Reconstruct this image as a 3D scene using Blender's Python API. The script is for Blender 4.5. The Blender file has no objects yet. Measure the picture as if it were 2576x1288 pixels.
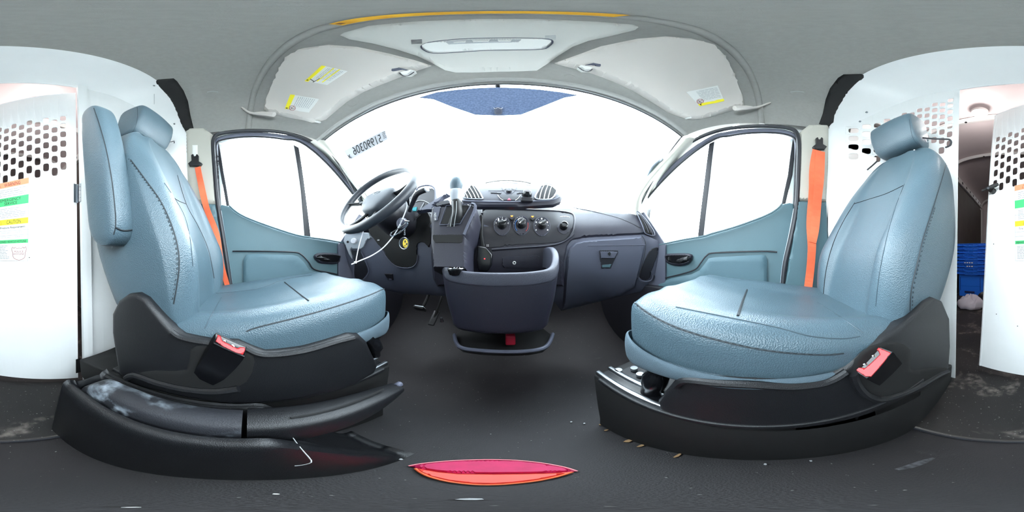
import bpy, bmesh, math, random
from math import sin, cos, tan, pi, radians, sqrt
from mathutils import Vector, Matrix
from mathutils.bvhtree import BVHTree
from mathutils.geometry import delaunay_2d_cdt
random.seed(7)
SC = bpy.context.scene
COL = SC.collection
W, HH = 2576.0, 1288.0
FX = 1270.0            # picture column that looks straight ahead along the van (+Y)
H = 0.60               # camera height over the cab floor
CAM = Vector((0, 0, H))
# ---------------------------------------------------------------- camera, world, exposure
cd = bpy.data.cameras.new('panorama_camera'); cam = bpy.data.objects.new('panorama_camera', cd); COL.objects.link(cam)
cd.type = 'PANO'
cd.panorama_type = 'EQUIRECTANGULAR'
try: cd.cycles.panorama_type = 'EQUIRECTANGULAR'
except Exception: pass
cd.clip_start = 0.005; cd.clip_end = 200
cam.location = CAM
cam.rotation_euler = (pi/2, 0, radians((FX - W/2)/W*360.0))
SC.camera = cam
WORLD_STRENGTH = 15.0
LAMP_E = 7.5
world = bpy.data.worlds.new('World'); SC.world = world; world.use_nodes = True
nt = world.node_tree; nt.nodes.clear()
wo = nt.nodes.new('ShaderNodeOutputWorld'); wb = nt.nodes.new('ShaderNodeBackground')
wt = nt.nodes.new('ShaderNodeTexCoord'); ws = nt.nodes.new('ShaderNodeSeparateXYZ'); wr = nt.nodes.new('ShaderNodeValToRGB')
nt.links.new(wt.outputs['Generated'], ws.inputs[0]); nt.links.new(ws.outputs['Z'], wr.inputs[0])
wr.color_ramp.elements[0].color = (0.97, 0.985, 1.0, 1); wr.color_ramp.elements[1].color = (0.84, 0.92, 1.0, 1)
nt.links.new(wr.outputs[0], wb.inputs[0]); wb.inputs[1].default_value = WORLD_STRENGTH
nt.links.new(wb.outputs[0], wo.inputs[0])
SC.view_settings.view_transform = 'Standard'; SC.view_settings.look = 'None'
SC.view_settings.gamma = 1.0; SC.view_settings.exposure = 0.45
SC.view_settings.use_curve_mapping = False
SC.cycles.max_bounces = 10; SC.cycles.diffuse_bounces = 6; SC.cycles.transparent_max_bounces = 16
SC.cycles.sample_clamp_indirect = 6.0
try: SC.cycles.use_denoising = True
except Exception: pass

# ---------------------------------------------------------------- materials
def lin(c):
    c = c/255.0
    return c/12.92 if c <= 0.04045 else ((c+0.055)/1.055)**2.4
def rgb(r, g, b): return (lin(r), lin(g), lin(b), 1)
MATS = {}
def mat(name, col, rough=0.5, metal=0.0, bump=0.0, bscale=300.0, var=0.0, vscale=6.0, spec=0.5, kind='noise', coat=0.0, emit=None, estr=0.0, col2=None, detail=4.0):
    m = bpy.data.materials.new(name); m.use_nodes = True
    t = m.node_tree; n = t.nodes; l = t.links
    p = n['Principled BSDF']
    p.inputs['Base Color'].default_value = col
    p.inputs['Roughness'].default_value = rough; p.inputs['Metallic'].default_value = metal
    p.inputs['Specular IOR Level'].default_value = spec
    p.inputs['Coat Weight'].default_value = coat
    if emit: p.inputs['Emission Color'].default_value = emit; p.inputs['Emission Strength'].default_value = estr
    tc = n.new('ShaderNodeTexCoord')
    if var > 0 or col2:
        nz = n.new('ShaderNodeTexNoise'); nz.inputs['Scale'].default_value = vscale; nz.inputs['Detail'].default_value = detail
        l.new(tc.outputs['Object'], nz.inputs['Vector'])
        r = n.new('ShaderNodeValToRGB'); r.color_ramp.elements[0].position = 0.3; r.color_ramp.elements[1].position = 0.7
        if col2: r.color_ramp.elements[0].color = col; r.color_ramp.elements[1].color = col2
        else:
            r.color_ramp.elements[0].color = tuple(c*(1-var) for c in col[:3])+(1,); r.color_ramp.elements[1].color = tuple(min(1, c*(1+var)) for c in col[:3])+(1,)
        l.new(nz.outputs['Fac'], r.inputs[0]); l.new(r.outputs[0], p.inputs['Base Color'])
    if bump > 0:
        if kind == 'leather':
            b0 = n.new('ShaderNodeTexVoronoi'); b0.inputs['Scale'].default_value = bscale; out = b0.outputs['Distance']
        else:
            b0 = n.new('ShaderNodeTexNoise'); b0.inputs['Scale'].default_value = bscale; b0.inputs['Detail'].default_value = 3; out = b0.outputs['Fac']
        l.new(tc.outputs['Object'], b0.inputs['Vector'])
        bp = n.new('ShaderNodeBump'); bp.inputs['Strength'].default_value = bump; bp.inputs['Distance'].default_value = 0.002
        l.new(out, bp.inputs['Height']); l.new(bp.outputs[0], p.inputs['Normal'])
    MATS[name] = m
    return m
M_leather = mat('grey_leather', rgb(73,92,102), 0.36, bump=0.35, bscale=420, kind='leather', var=0.06, vscale=5, spec=0.5)
M_leather_worn = mat('grey_leather_insert', rgb(67,86,97), 0.5, bump=0.25, bscale=500, kind='leather', var=0.07, vscale=4)
M_crease = mat('soft_crease_leather', rgb(52,68,77), 0.6)
M_seam = mat('dark_seam_thread', rgb(30,38,44), 0.6)
M_stitch = mat('stitch_thread', rgb(46,56,62), 0.6)
M_fabric = mat('grey_seat_fabric', rgb(72,88,98), 0.85, bump=0.5, bscale=900, var=0.08, vscale=20)
M_blk = mat('black_textured_plastic', rgb(20,21,24), 0.42, bump=0.35, bscale=700, var=0.1, vscale=8)
M_blk_gloss = mat('black_smooth_plastic', rgb(14,15,18), 0.22, var=0.1)
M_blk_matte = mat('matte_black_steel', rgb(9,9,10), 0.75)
M_dash_dark = mat('charcoal_dash_plastic', rgb(38,38,50), 0.42, bump=0.3, bscale=700)
M_dash_darker = mat('dark_recess_plastic', rgb(30,30,37), 0.45, bump=0.2, bscale=700)
M_dash_grey = mat('grey_dash_plastic', rgb(78,81,96), 0.5, bump=0.3, bscale=700)
M_rimpad = mat('padded_rim_plastic', rgb(62,64,76), 0.4, bump=0.5, bscale=500)
M_door = mat('blue_grey_door_plastic', rgb(75,102,110), 0.5, bump=0.3, bscale=700, var=0.04)
M_door2 = mat('door_insert_plastic', rgb(72,99,109), 0.6, bump=0.3, bscale=500)
M_headliner = mat('grey_headliner_fabric', rgb(146,145,142), 0.95, bump=0.35, bscale=600, var=0.04, vscale=60, spec=0.1)
M_visor = mat('pale_grey_visor_vinyl', rgb(208,202,196), 0.8, bump=0.2, bscale=800, spec=0.2)
M_console = mat('pale_grey_overhead_plastic', rgb(206,205,200), 0.6, bump=0.2, bscale=700)
M_pillar = mat('cream_pillar_plastic', rgb(184,182,172), 0.6, bump=0.15, bscale=700)
M_white = mat('white_painted_steel', rgb(248,249,248), 0.35, var=0.02)
M_cargo = mat('grey_white_van_steel', rgb(180,168,168), 0.5, var=0.06, vscale=3)
M_cargo_rib = mat('pale_van_rib_steel', rgb(200,196,194), 0.45)
M_ply = mat('dark_brown_liner', rgb(74,66,62), 0.7, var=0.15, vscale=4)
M_chrome = mat('chrome', rgb(215,220,225), 0.15, metal=1.0)
M_steel = mat('worn_steel', rgb(170,175,180), 0.3, metal=1.0)
M_rubber = mat('black_rubber_seal', rgb(34,36,42), 0.5)
M_red = mat('red_buckle_plastic', rgb(190,42,46), 0.4)
M_orange = mat('orange_webbing', rgb(230,104,66), 0.7, bump=0.3, bscale=900, var=0.06, vscale=30)
M_yellow = mat('yellow_print', rgb(240,225,40), 0.6)
M_ochre = mat('ochre_label', rgb(226,172,40), 0.6, col2=rgb(200,140,30), vscale=40)
M_paper = mat('white_label_paper', rgb(236,236,232), 0.6)
M_greyprint = mat('grey_print', rgb(170,172,174), 0.7)
M_ink = mat('black_ink', rgb(24,26,30), 0.6)
M_redprint = mat('dark_red_print', rgb(150,60,60), 0.6)
M_orangeprint = mat('salmon_orange_print', rgb(250,150,110), 0.6)
M_greenprint = mat('green_print', rgb(70,200,120), 0.6)
M_crate = mat('blue_crate_plastic', rgb(34,112,226), 0.4)
M_crate_dk = mat('blue_crate_shadow_plastic', rgb(16,66,160), 0.5)
M_zip = mat('white_nylon', rgb(225,225,232), 0.4)
M_magenta = mat('magenta_plastic', rgb(190,16,84), 0.6, var=0.1, vscale=60)
M_coral = mat('coral_red_plastic', rgb(250,84,70), 0.55, var=0.05, vscale=60)
M_coralrim = mat('pale_pink_rim', rgb(250,150,160), 0.5)
M_white_pl = mat('glossy_white_plastic', rgb(170,176,184), 0.3)
M_teal = mat('teal_gauge_screen', rgb(20,120,130), 0.3, emit=rgb(20,150,160), estr=0.4)
M_amber = mat('amber_indicator_light', rgb(255,150,60), 0.4, emit=rgb(255,130,40), estr=3.0)
M_frit = mat('blue_black_windshield_band', rgb(88,104,134), 0.35, col2=rgb(112,128,160), vscale=160, var=0.1, detail=1)
M_ground = mat('pale_concrete', rgb(225,225,222), 0.9, var=0.05, vscale=2)
M_lampglow = mat('cargo_lamp_glow', (1,1,1,1), 0.5, emit=(1,0.97,0.95,1), estr=60.0)
M_lens = mat('milky_lamp_lens', rgb(244,244,240), 0.25)
M_mirrorglass = mat('mirror_glass', rgb(200,205,210), 0.03, metal=1.0)
def glassmat():
    m = bpy.data.materials.new('clear_window_glass'); m.use_nodes = True
    t = m.node_tree; t.nodes.clear(); n = t.nodes
    o = n.new('ShaderNodeOutputMaterial'); tr = n.new('ShaderNodeBsdfTransparent'); gl = n.new('ShaderNodeBsdfGlossy'); mx = n.new('ShaderNodeMixShader')
    fr = n.new('ShaderNodeFresnel'); fr.inputs[0].default_value = 1.4
    tr.inputs[0].default_value = (0.93, 0.97, 0.98, 1); gl.inputs['Roughness'].default_value = 0.02
    ml = n.new('ShaderNodeMath'); ml.operation = 'MULTIPLY'; ml.inputs[1].default_value = 0.5
    t.links.new(fr.outputs[0], ml.inputs[0]); t.links.new(ml.outputs[0], mx.inputs[0]); t.links.new(tr.outputs[0], mx.inputs[1]); t.links.new(gl.outputs[0], mx.inputs[2]); t.links.new(mx.outputs[0], o.inputs[0])
    return m
M_glass = glassmat()
def filmmat():
    m = bpy.data.materials.new('milky_plastic_film'); m.use_nodes = True
    t = m.node_tree; n = t.nodes; p = n['Principled BSDF']
    p.inputs['Base Color'].default_value = rgb(220,215,225); p.inputs['Roughness'].default_value = 0.25; p.inputs['Alpha'].default_value = 0.75
    return m
M_film = filmmat()
def filmlabel():
    m = bpy.data.materials.new('translucent_label_film'); m.use_nodes = True
    p = m.node_tree.nodes['Principled BSDF']; p.inputs['Base Color'].default_value = rgb(200,200,205); p.inputs['Alpha'].default_value = 0.985; p.inputs['Roughness'].default_value = 0.5
    return m
M_label = filmlabel()
def floormat(name, base, dark, stain, amount, speck):
    m = bpy.data.materials.new(name); m.use_nodes = True
    t = m.node_tree; n = t.nodes; l = t.links; p = n['Principled BSDF']
    tc = n.new('ShaderNodeTexCoord')
    def noise(s, d=5, dist=0.0):
        z = n.new('ShaderNodeTexNoise'); z.inputs['Scale'].default_value = s; z.inputs['Detail'].default_value = d; z.inputs['Distortion'].default_value = dist
        l.new(tc.outputs['Object'], z.inputs['Vector']); return z
    def ramp(src, a, b, c0, c1):
        r = n.new('ShaderNodeValToRGB'); r.color_ramp.elements[0].position = a; r.color_ramp.elements[1].position = b
        r.color_ramp.elements[0].color = c0; r.color_ramp.elements[1].color = c1; l.new(src, r.inputs[0]); return r
    r1 = ramp(noise(3.0).outputs['Fac'], 0.35, 0.65, dark, base)
    k = (0,0,0,1); w = (1,1,1,1)
    s = ramp(noise(5.0, 8, 1.5).outputs['Fac'], amount, amount+0.12, k, w)
    s2 = ramp(noise(40.0, 6).outputs['Fac'], 0.4, 0.65, k, w)
    mu = n.new('ShaderNodeMath'); mu.operation = 'MULTIPLY'; l.new(s.outputs[0], mu.inputs[0]); l.new(s2.outputs[0], mu.inputs[1])
    mx = n.new('ShaderNodeMixRGB'); l.new(mu.outputs[0], mx.inputs[0]); l.new(r1.outputs[0], mx.inputs[1]); mx.inputs[2].default_value = stain
    sp = ramp(noise(150.0, 2).outputs['Fac'], speck, speck+0.03, k, w)
    mx2 = n.new('ShaderNodeMixRGB'); l.new(sp.outputs[0], mx2.inputs[0]); l.new(mx.outputs[0], mx2.inputs[1]); mx2.inputs[2].default_value = rgb(120,118,116)
    l.new(mx2.outputs[0], p.inputs['Base Color']); p.inputs['Roughness'].default_value = 0.6
    b = n.new('ShaderNodeBump'); b.inputs['Strength'].default_value = 0.35; b.inputs['Distance'].default_value = 0.002
    l.new(noise(400, 3).outputs['Fac'], b.inputs['Height']); l.new(b.outputs[0], p.inputs['Normal'])
    return m
M_floor = floormat('black_cab_mat', rgb(28,24,27), rgb(18,15,18), rgb(50,49,51), 0.66, 0.74)
M_floor2 = floormat('stained_cargo_floor', rgb(36,32,31), rgb(20,18,19), rgb(110,102,96), 0.54, 0.70)

# ---------------------------------------------------------------- pixel -> place helpers
def ray(px, py):
    az = (px - FX)/W*2*pi; el = (0.5 - py/HH)*pi
    return Vector((sin(az)*cos(el), cos(az)*cos(el), sin(el)))
def P(px, py, x=None, y=None, z=None, r=None, d=None):
    v = ray(px, py)
    if x is not None: t = x/v.x
    elif y is not None: t = y/v.y
    elif z is not None: t = (z-H)/v.z
    elif r is not None: t = r/sqrt(v.x**2+v.y**2)
    else: t = d
    return CAM + v*t
class Plane:                       # any plane through p with normal n
    def __init__(s, p, n): s.p = Vector(p); s.n = Vector(n).normalized()
    def hit(s, px, py):
        v = ray(px, py); dn = v.dot(s.n)
        t = (s.p-CAM).dot(s.n)/dn
        n = s.n if dn < 0 else -s.n
        return CAM+v*t, n
def PX(c): return Plane((c,0,0),(1,0,0))
def PY(c): return Plane((0,c,0),(0,1,0))
def PZ(c): return Plane((0,0,c),(0,0,1))
class Surf:
    def __init__(s, ob=None, verts=None, faces=None):
        if ob is not None:
            mw = ob.matrix_basis
            o = Vector(ROOT.get(ob.name, (0,0,0)))
            verts = [v.co + o for v in ob.data.vertices]; faces = [tuple(p.vertices) for p in ob.data.polygons]
        s.t = BVHTree.FromPolygons(verts, faces)
    def hit(s, px, py):
        v = ray(px, py); h = s.t.ray_cast(CAM, v)
        if h[0] is None:
            # nearest point along the ray
            best = None
            for k in range(4, 60):
                q = CAM+v*(k*0.03); r = s.t.find_nearest(q)
                if best is None or r[3] < best[0]: best = (r[3], r[0], r[1])
            p, n = best[1], best[2]
        else: p, n = h[0], h[1]
        if n.dot(v) > 0: n = -n
        return p, n
ROOT = {}                          # object name -> world offset of its vertices
def mkobj(name, verts, faces, m, parent=None, smooth=True, offset=None, **props):
    """mesh from world-space verts; a child is stored relative to its root's place"""
    if parent is not None: off = Vector(ROOT[parent.name])
    elif offset is not None: off = Vector(offset)
    else:
        xs = [v[0] for v in verts]; ys = [v[1] for v in verts]; zs = [v[2] for v in verts]
        off = Vector(((min(xs)+max(xs))/2, (min(ys)+max(ys))/2, min(zs)))
    me = bpy.data.meshes.new(name)
    me.from_pydata([tuple(Vector(v)-off) for v in verts], [], [tuple(f) for f in faces])
    me.materials.append(m)
    bm = bmesh.new(); bm.from_mesh(me); bmesh.ops.recalc_face_normals(bm, faces=bm.faces); bm.to_mesh(me); bm.free()
    if smooth:
        for p in me.polygons: p.use_smooth = True
        try: me.set_sharp_from_angle(angle=radians(42))
        except Exception: pass
    o = bpy.data.objects.new(name, me); COL.objects.link(o)
    if parent is not None: o.parent = parent
    else: o.location = off
    ROOT[o.name] = tuple(off)
    for k, v in props.items(): o[k] = v
    return o
def thing(name, loc, label=None, cat=None, group=None, kind=None):
    o = bpy.data.objects.new(name, None); COL.objects.link(o); o.location = loc; o.empty_display_size = 0.05
    ROOT[o.name] = tuple(loc)
    tag(o, label, cat, group, kind); return o
def tag(o, label=None, cat=None, group=None, kind=None):
    if label: o['label'] = label
    if cat: o['category'] = cat
    if group: o['group'] = group
    if kind: o['kind'] = kind
    return o
class MB:                          # collects geometry in world space, builds ONE mesh
    def __init__(s): s.v = []; s.f = []
    def add(s, v, f):
        n = len(s.v); s.v += [Vector(a) for a in v]; s.f += [tuple(i+n for i in q) for q in f]; return s
    def build(s, name, m, parent=None, smooth=True, **k): return mkobj(name, s.v, s.f, m, parent, smooth, **k)
def cr(p0, p1, p2, p3, t):
    return 0.5*((2*p1)+(-p0+p2)*t+(2*p0-5*p1+4*p2-p3)*t*t+(-p0+3*p1-3*p2+p3)*t*t*t)
def spline(pts, n, closed=False):
    pts = [Vector(p) for p in pts]; N = len(pts); out = []
    segs = N if closed else N-1
    for i in range(segs):
        if closed: a, b, c, d = pts[(i-1)%N], pts[i], pts[(i+1)%N], pts[(i+2)%N]
        else: a, b, c, d = pts[max(i-1,0)], pts[i], pts[i+1], pts[min(i+2,N-1)]
        for k in range(n): out.append(cr(a, b, c, d, k/n))
    if not closed: out.append(pts[-1])
    return out
def gridfaces(nr, nc, closed=False, off=0):
    f = []
    for i in range(nr-1):
        for j in range(nc if closed else nc-1):
            a = i*nc+j; b = i*nc+(j+1)%nc
            f.append((off+a, off+b, off+b+nc, off+a+nc))
    return f
def net(rows, sr=4, sc=4, closed=False):
    """smooth surface through rows of points -> verts, faces"""
    R = [spline(r, sc, closed) for r in rows] if sc > 1 else [[Vector(p) for p in r] for r in rows]
    nc = len(R[0])
    if sr > 1: cols = [spline([R[i][j] for i in range(len(R))], sr) for j in range(nc)]
    else: cols = [[R[i][j] for i in range(len(R))] for j in range(nc)]
    nr = len(cols[0])
    return [cols[j][i] for i in range(nr) for j in range(nc)], gridfaces(nr, nc, closed)
def loft(rings, sr=4, sc=4, cap=True):
    v, f = net(rings, sr, sc, True)
    nc = len(rings[0])*sc if sc > 1 else len(rings[0]); nr = len(v)//nc
    if cap:
        f.append(tuple(range(nc-1, -1, -1))); f.append(tuple((nr-1)*nc+j for j in range(nc)))
    return v, f
def shell(rows, thick, n=None, sr=4, sc=4):
    """net given thickness along direction n (or per-vertex normal)"""
    v, f = net(rows, sr, sc)
    bm = bmesh.new(); vs = [bm.verts.new(p) for p in v]
    for q in f: bm.faces.new([vs[i] for i in q])
    bm.normal_update()
    nrm = [b.normal.copy() for b in bm.verts]; bm.free()
    N = len(v); v2 = [v[i] + (Vector(n) if n is not None else nrm[i]*thick) for i in range(N)]
    ff = list(f)+[tuple(i+N for i in reversed(q)) for q in f]
    ed = {}
    for q in f:
        for a, b in zip(q, q[1:]+q[:1]): ed[(a,b)] = 1
    for (a, b) in list(ed):
        if (b, a) not in ed: ff.append((b, a, a+N, b+N))
    return v+v2, ff
def tube(pts, rad, sides=8, n=1, closed=False, cap=True, flat=None):
    pts = spline(pts, n, closed) if n > 1 else [Vector(p) for p in pts]
    N = len(pts); rings = []; up = None
    for i, p in enumerate(pts):
        if closed: t = pts[(i+1)%N]-pts[(i-1)%N]
        else: t = pts[min(i+1,N-1)]-pts[max(i-1,0)]
        t = t.normalized() if t.length > 1e-9 else Vector((0,0,1))
        if up is None: up = Vector((0,0,1)) if abs(t.z) < 0.9 else Vector((1,0,0))
        s = t.cross(up).normalized(); up = s.cross(t).normalized()
        r = rad[min(int(i*len(rad)/N), len(rad)-1)] if isinstance(rad, (list, tuple)) else rad
        r2 = r*(flat if flat else 1)
        rings.append([p+s*cos(2*pi*k/sides)*r+up*sin(2*pi*k/sides)*r2 for k in range(sides)])
    if closed: rings.append(rings[0])
    v = [q for r in rings for q in r]; f = gridfaces(len(rings), sides, True)
    if cap and not closed:
        f.append(tuple(range(sides-1,-1,-1))); f.append(tuple((N-1)*sides+j for j in range(sides)))
    return v, f
def box(c, s, rot=None, bev=0.0):
    bm = bmesh.new(); bmesh.ops.create_cube(bm, size=1.0)
    for v in bm.verts: v.co = Vector((v.co.x*s[0], v.co.y*s[1], v.co.z*s[2]))
    if bev > 0: bmesh.ops.bevel(bm, geom=list(bm.edges), offset=min(bev, min(s)*0.45), segments=3, affect='EDGES', profile=0.6)
    R = rot if rot is not None else Matrix.Identity(3)
    v = [R @ q.co + Vector(c) for q in bm.verts]; bm.verts.index_update()
    f = [[q.index for q in fc.verts] for fc in bm.faces]; bm.free(); return v, f
def prism(poly, ext, bev=0.0, seg=3):
    """closed polygon of 3D points extruded by a vector"""
    bm = bmesh.new(); vs = [bm.verts.new(p) for p in poly]; fc = bm.faces.new(vs)
    r = bmesh.ops.extrude_face_region(bm, geom=[fc])
    for q in r['geom']:
        if isinstance(q, bmesh.types.BMVert): q.co += Vector(ext)
    bmesh.ops.recalc_face_normals(bm, faces=bm.faces)
    if bev > 0:
        es = [e for e in bm.edges if len(e.link_faces) == 2 and e.calc_face_angle(0) > 0.9]
        bmesh.ops.bevel(bm, geom=es, offset=bev, segments=seg, affect='EDGES', profile=0.6, clamp_overlap=True)
    bmesh.ops.triangulate(bm, faces=[q for q in bm.faces if len(q.verts) > 4])
    bm.verts.index_update(); v = [q.co.copy() for q in bm.verts]; f = [[q.index for q in fc.verts] for fc in bm.faces]; bm.free(); return v, f
def cyl(c, axis, r, h, seg=24, r2=None, bev=0.0):
    """lathe cylinder from c along axis"""
    a = Vector(axis).normalized(); up = Vector((0,0,1)) if abs(a.z) < 0.9 else Vector((1,0,0))
    s = a.cross(up).normalized(); u = s.cross(a); r2 = r if r2 is None else r2
    prof = [(0, r-bev), (bev, r), (h-bev, r2), (h, r2-bev)] if bev > 0 else [(0, r), (h, r2)]
    v = []
    for (hh, rr) in prof: v += [Vector(c)+a*hh+(s*cos(2*pi*k/seg)+u*sin(2*pi*k/seg))*rr for k in range(seg)]
    f = gridfaces(len(prof), seg, True); f.append(tuple(range(seg-1,-1,-1))); f.append(tuple((len(prof)-1)*seg+k for k in range(seg)))
    return v, f
def lathe(c, axis, prof, seg=24):
    a = Vector(axis).normalized(); up = Vector((0,0,1)) if abs(a.z) < 0.9 else Vector((1,0,0))
    s = a.cross(up).normalized(); u = s.cross(a); v = []
    for (hh, rr) in prof: v += [Vector(c)+a*hh+(s*cos(2*pi*k/seg)+u*sin(2*pi*k/seg))*max(rr,1e-4) for k in range(seg)]
    f = gridfaces(len(prof), seg, True); f.append(tuple(range(seg-1,-1,-1))); f.append(tuple((len(prof)-1)*seg+k for k in range(seg)))
    return v, f
def smooth2d(poly, n):
    return [(p.x, p.y) for p in spline([(a, b, 0) for a, b in poly], n, True)]
def ptseg(p, a, b):
    ax, ay = b[0]-a[0], b[1]-a[1]; L = ax*ax+ay*ay
    t = 0 if L == 0 else max(0, min(1, ((p[0]-a[0])*ax+(p[1]-a[1])*ay)/L))
    return math.hypot(p[0]-a[0]-ax*t, p[1]-a[1]-ay*t)
def inside(p, poly):
    c = False; n = len(poly)
    for i in range(n):
        a, b = poly[i], poly[(i+1)%n]
        if (a[1] > p[1]) != (b[1] > p[1]) and p[0] < (b[0]-a[0])*(p[1]-a[1])/(b[1]-a[1])+a[0]: c = not c
    return c
def patch(surf, poly, off=0.01, base=0.0, edge=6.0, g=None, sm=0, dish=False):
    """a pad lying on a surface: its outline is carried onto the surface, then raised by off with rounded rim of width edge px"""
    if sm: poly = smooth2d(poly, sm)
    xs = [p[0] for p in poly]; ys = [p[1] for p in poly]
    ext = max(max(xs)-min(xs), max(ys)-min(ys))
    if g is None: g = max(4.0, ext/26.0)
    ring = []
    for i in range(len(poly)):
        a, b = poly[i], poly[(i+1)%len(poly)]; L = math.hypot(b[0]-a[0], b[1]-a[1]); k = max(1, int(L/g))
        for j in range(k): ring.append((a[0]+(b[0]-a[0])*j/k, a[1]+(b[1]-a[1])*j/k))
    pts = list(ring); N0 = len(ring)
    y = min(ys)+g*0.5
    rows = 0
    def dist(p): return min(ptseg(p, poly[i], poly[(i+1)%len(poly)]) for i in range(len(poly)))
    # rim rings
    x = min(xs)+g*0.5
    while x < max(xs):
        y = min(ys)+g*0.5
        while y < max(ys):
            if inside((x, y), poly) and dist((x, y)) > g*0.35: pts.append((x, y))
            y += g
        x += g
    if edge > 0 and edge < g:
        c = (sum(xs)/len(xs), sum(ys)/len(ys))
        for i in range(N0):
            a, b, d = ring[i-1], ring[i], ring[(i+1)%N0]
            tx, ty = d[0]-a[0], d[1]-a[1]; L = math.hypot(tx, ty) or 1
            for sgn in (1, -1):
                q = (b[0]-ty/L*edge*sgn, b[1]+tx/L*edge*sgn)
                if inside(q, poly) and dist(q) > edge*0.7: pts.append(q); break
    vs, es, fs, _, _, _ = delaunay_2d_cdt([Vector(p) for p in pts], [], [list(range(N0))], 1, 1e-4)
    # outline index by position
    V = []; Bk = []
    for q in vs:
        p, n = surf.hit(q.x, q.y); dd = dist((q.x, q.y))
        if edge > 0:
            t = min(1.0, dd/edge); h = off*(0.15+0.85*sqrt(max(0, 1-(1-t)**2)))
        else: h = off
        if dish: h = off*(1-t*0.9) if edge > 0 else off
        V.append(p+n*h); Bk.append(p+n*base)
    N = len(V); F = [tuple(f) for f in fs]
    ed = {}
    for q in F:
        for a, b in zip(q, q[1:]+q[:1]): ed[(a,b)] = 1
    FF = list(F)+[tuple(i+N for i in reversed(q)) for q in F]
    for (a, b) in ed:
        if (b, a) not in ed: FF.append((b, a, a+N, b+N))
    return V+Bk, FF
def line_on(surf, pts, r=0.0015, off=0.0, n=6, sides=5, closed=False, flat=None):
    pp = spline([(a, b, 0) for a, b in pts], n, closed); out = []
    for q in pp:
        p, nn = surf.hit(q.x, q.y); out.append(p+nn*off)
    return tube(out, r, sides, 1, closed, flat=flat)
def stitches_on(surf, pts, r=0.0012, off=0.001, step=0.009, gap=0.4):
    pp = [surf.hit(q.x, q.y) for q in spline([(a, b, 0) for a, b in pts], 24)]
    pp = [p+n*off for p, n in pp]; mb = MB(); acc = 0; cur = [pp[0]]
    for a, b in zip(pp, pp[1:]):
        acc += (b-a).length
        if acc < step*(1-gap): cur.append(b)
        elif len(cur) > 1: mb.add(*tube(cur, r, 5)); cur = []
        if acc >= step: acc = 0; cur = [b]
    return mb
FONTCACHE = {}
def textmesh(s):
    if s in FONTCACHE: return FONTCACHE[s]
    cu = bpy.data.curves.new('lettering', 'FONT'); cu.body = s; cu.size = 1.0; cu.extrude = 0.0; cu.resolution_u = 3
    ob = bpy.data.objects.new('lettering', cu); COL.objects.link(ob)
    bpy.context.view_layer.update()
    me = ob.to_mesh(); v = [x.co.copy() for x in me.vertices]; f = [tuple(p.vertices) for p in me.polygons]
    ob.to_mesh_clear(); bpy.data.objects.remove(ob); bpy.data.curves.remove(cu)
    x0 = min(q.x for q in v); x1 = max(q.x for q in v); y0 = min(q.y for q in v); y1 = max(q.y for q in v)
    v = [((q.x-x0)/(x1-x0), (q.y-y0)/(y1-y0)) for q in v]
    FONTCACHE[s] = (v, f); return v, f
def text_on(surf, s, p0, p1, p2, off=0.002):
    """lettering on a surface; p0 = lower-left, p1 = lower-right, p2 = upper-left of the words, as picture points"""
    v, f = textmesh(s); out = []
    for (a, b) in v:
        px = p0[0]+(p1[0]-p0[0])*a+(p2[0]-p0[0])*b; py = p0[1]+(p1[1]-p0[1])*a+(p2[1]-p0[1])*b
        p, n = surf.hit(px, py); out.append(p+n*off)
    return out, f
def bars_on(surf, quad, n, fill=0.4, off=0.0015, ragged=True, sub=3):
    """rows of thin print bars inside a picture quad (tl, tr, br, bl)"""
    mb = MB(); tl, tr, br, bl = [Vector(q) for q in quad]
    for i in range(n):
        v0 = (i+0.3)/n; v1 = (i+0.3+fill)/n; u0 = 0.03
        while u0 < (random.uniform(0.7, 0.97) if ragged else 0.97):
            u1 = min(0.98, u0+random.uniform(0.06, 0.22)); q = []
            for (u, w) in ((u0, v0), (u1, v0), (u1, v1), (u0, v1)):
                a = tl.lerp(tr, u).lerp(bl.lerp(br, u), w); p, nn = surf.hit(a.x, a.y); q.append(p+nn*off)
            mb.add(q, [(0,1,2,3)]); u0 = u1+0.025
    return mb
# ================================================================ THE SHELL
XC = -0.03; XL = XC-0.75; XR = XC+0.75
def interp(tab, x):
    if x <= tab[0][0]: return tab[0][1]
    for (a, b), (c, d) in zip(tab, tab[1:]):
        if x <= c: return b+(d-b)*(x-a)/(c-a)
    return tab[-1][1]
def sinterp(tab, x):              # smooth table
    if x <= tab[0][0]: return tab[0][1]
    n = len(tab)
    for i in range(n-1):
        if x <= tab[i+1][0]:
            t = (x-tab[i][0])/(tab[i+1][0]-tab[i][0])
            return cr(tab[max(i-1,0)][1], tab[i][1], tab[i+1][1], tab[min(i+2,n-1)][1], t)
    return tab[-1][1]
ZC = [(0,1.855),(.3,1.85),(.45,1.838),(.55,1.80),(.62,1.74),(.68,1.65),(.715,1.55),(.74,1.45),(.755,1.365)]
def zc(u): return interp(ZC, abs(u))
US = [-.755,-.74,-.715,-.68,-.62,-.55,-.45,-.3,-.15,0,.15,.3,.45,.55,.62,.68,.715,.74,.755]
def yL(u): return 0.105-0.105*(abs(u)/.755)**2.2
Lrow = [Vector((XC+u, yL(u), zc(u))) for u in US]
rows = []
for k in range(5):
    t = k/4
    rows.append([Vector((XC+u, (-0.44)*(1-t)+(yL(u)-0.012)*t, zc(u)+0.0)) for u in US])
ceiling = mkobj('ceiling', *shell(rows, 0.012, n=(0,0,0.03), sr=3, sc=3), M_headliner, kind='structure')
ceilS = Surf(ceiling)
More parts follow.
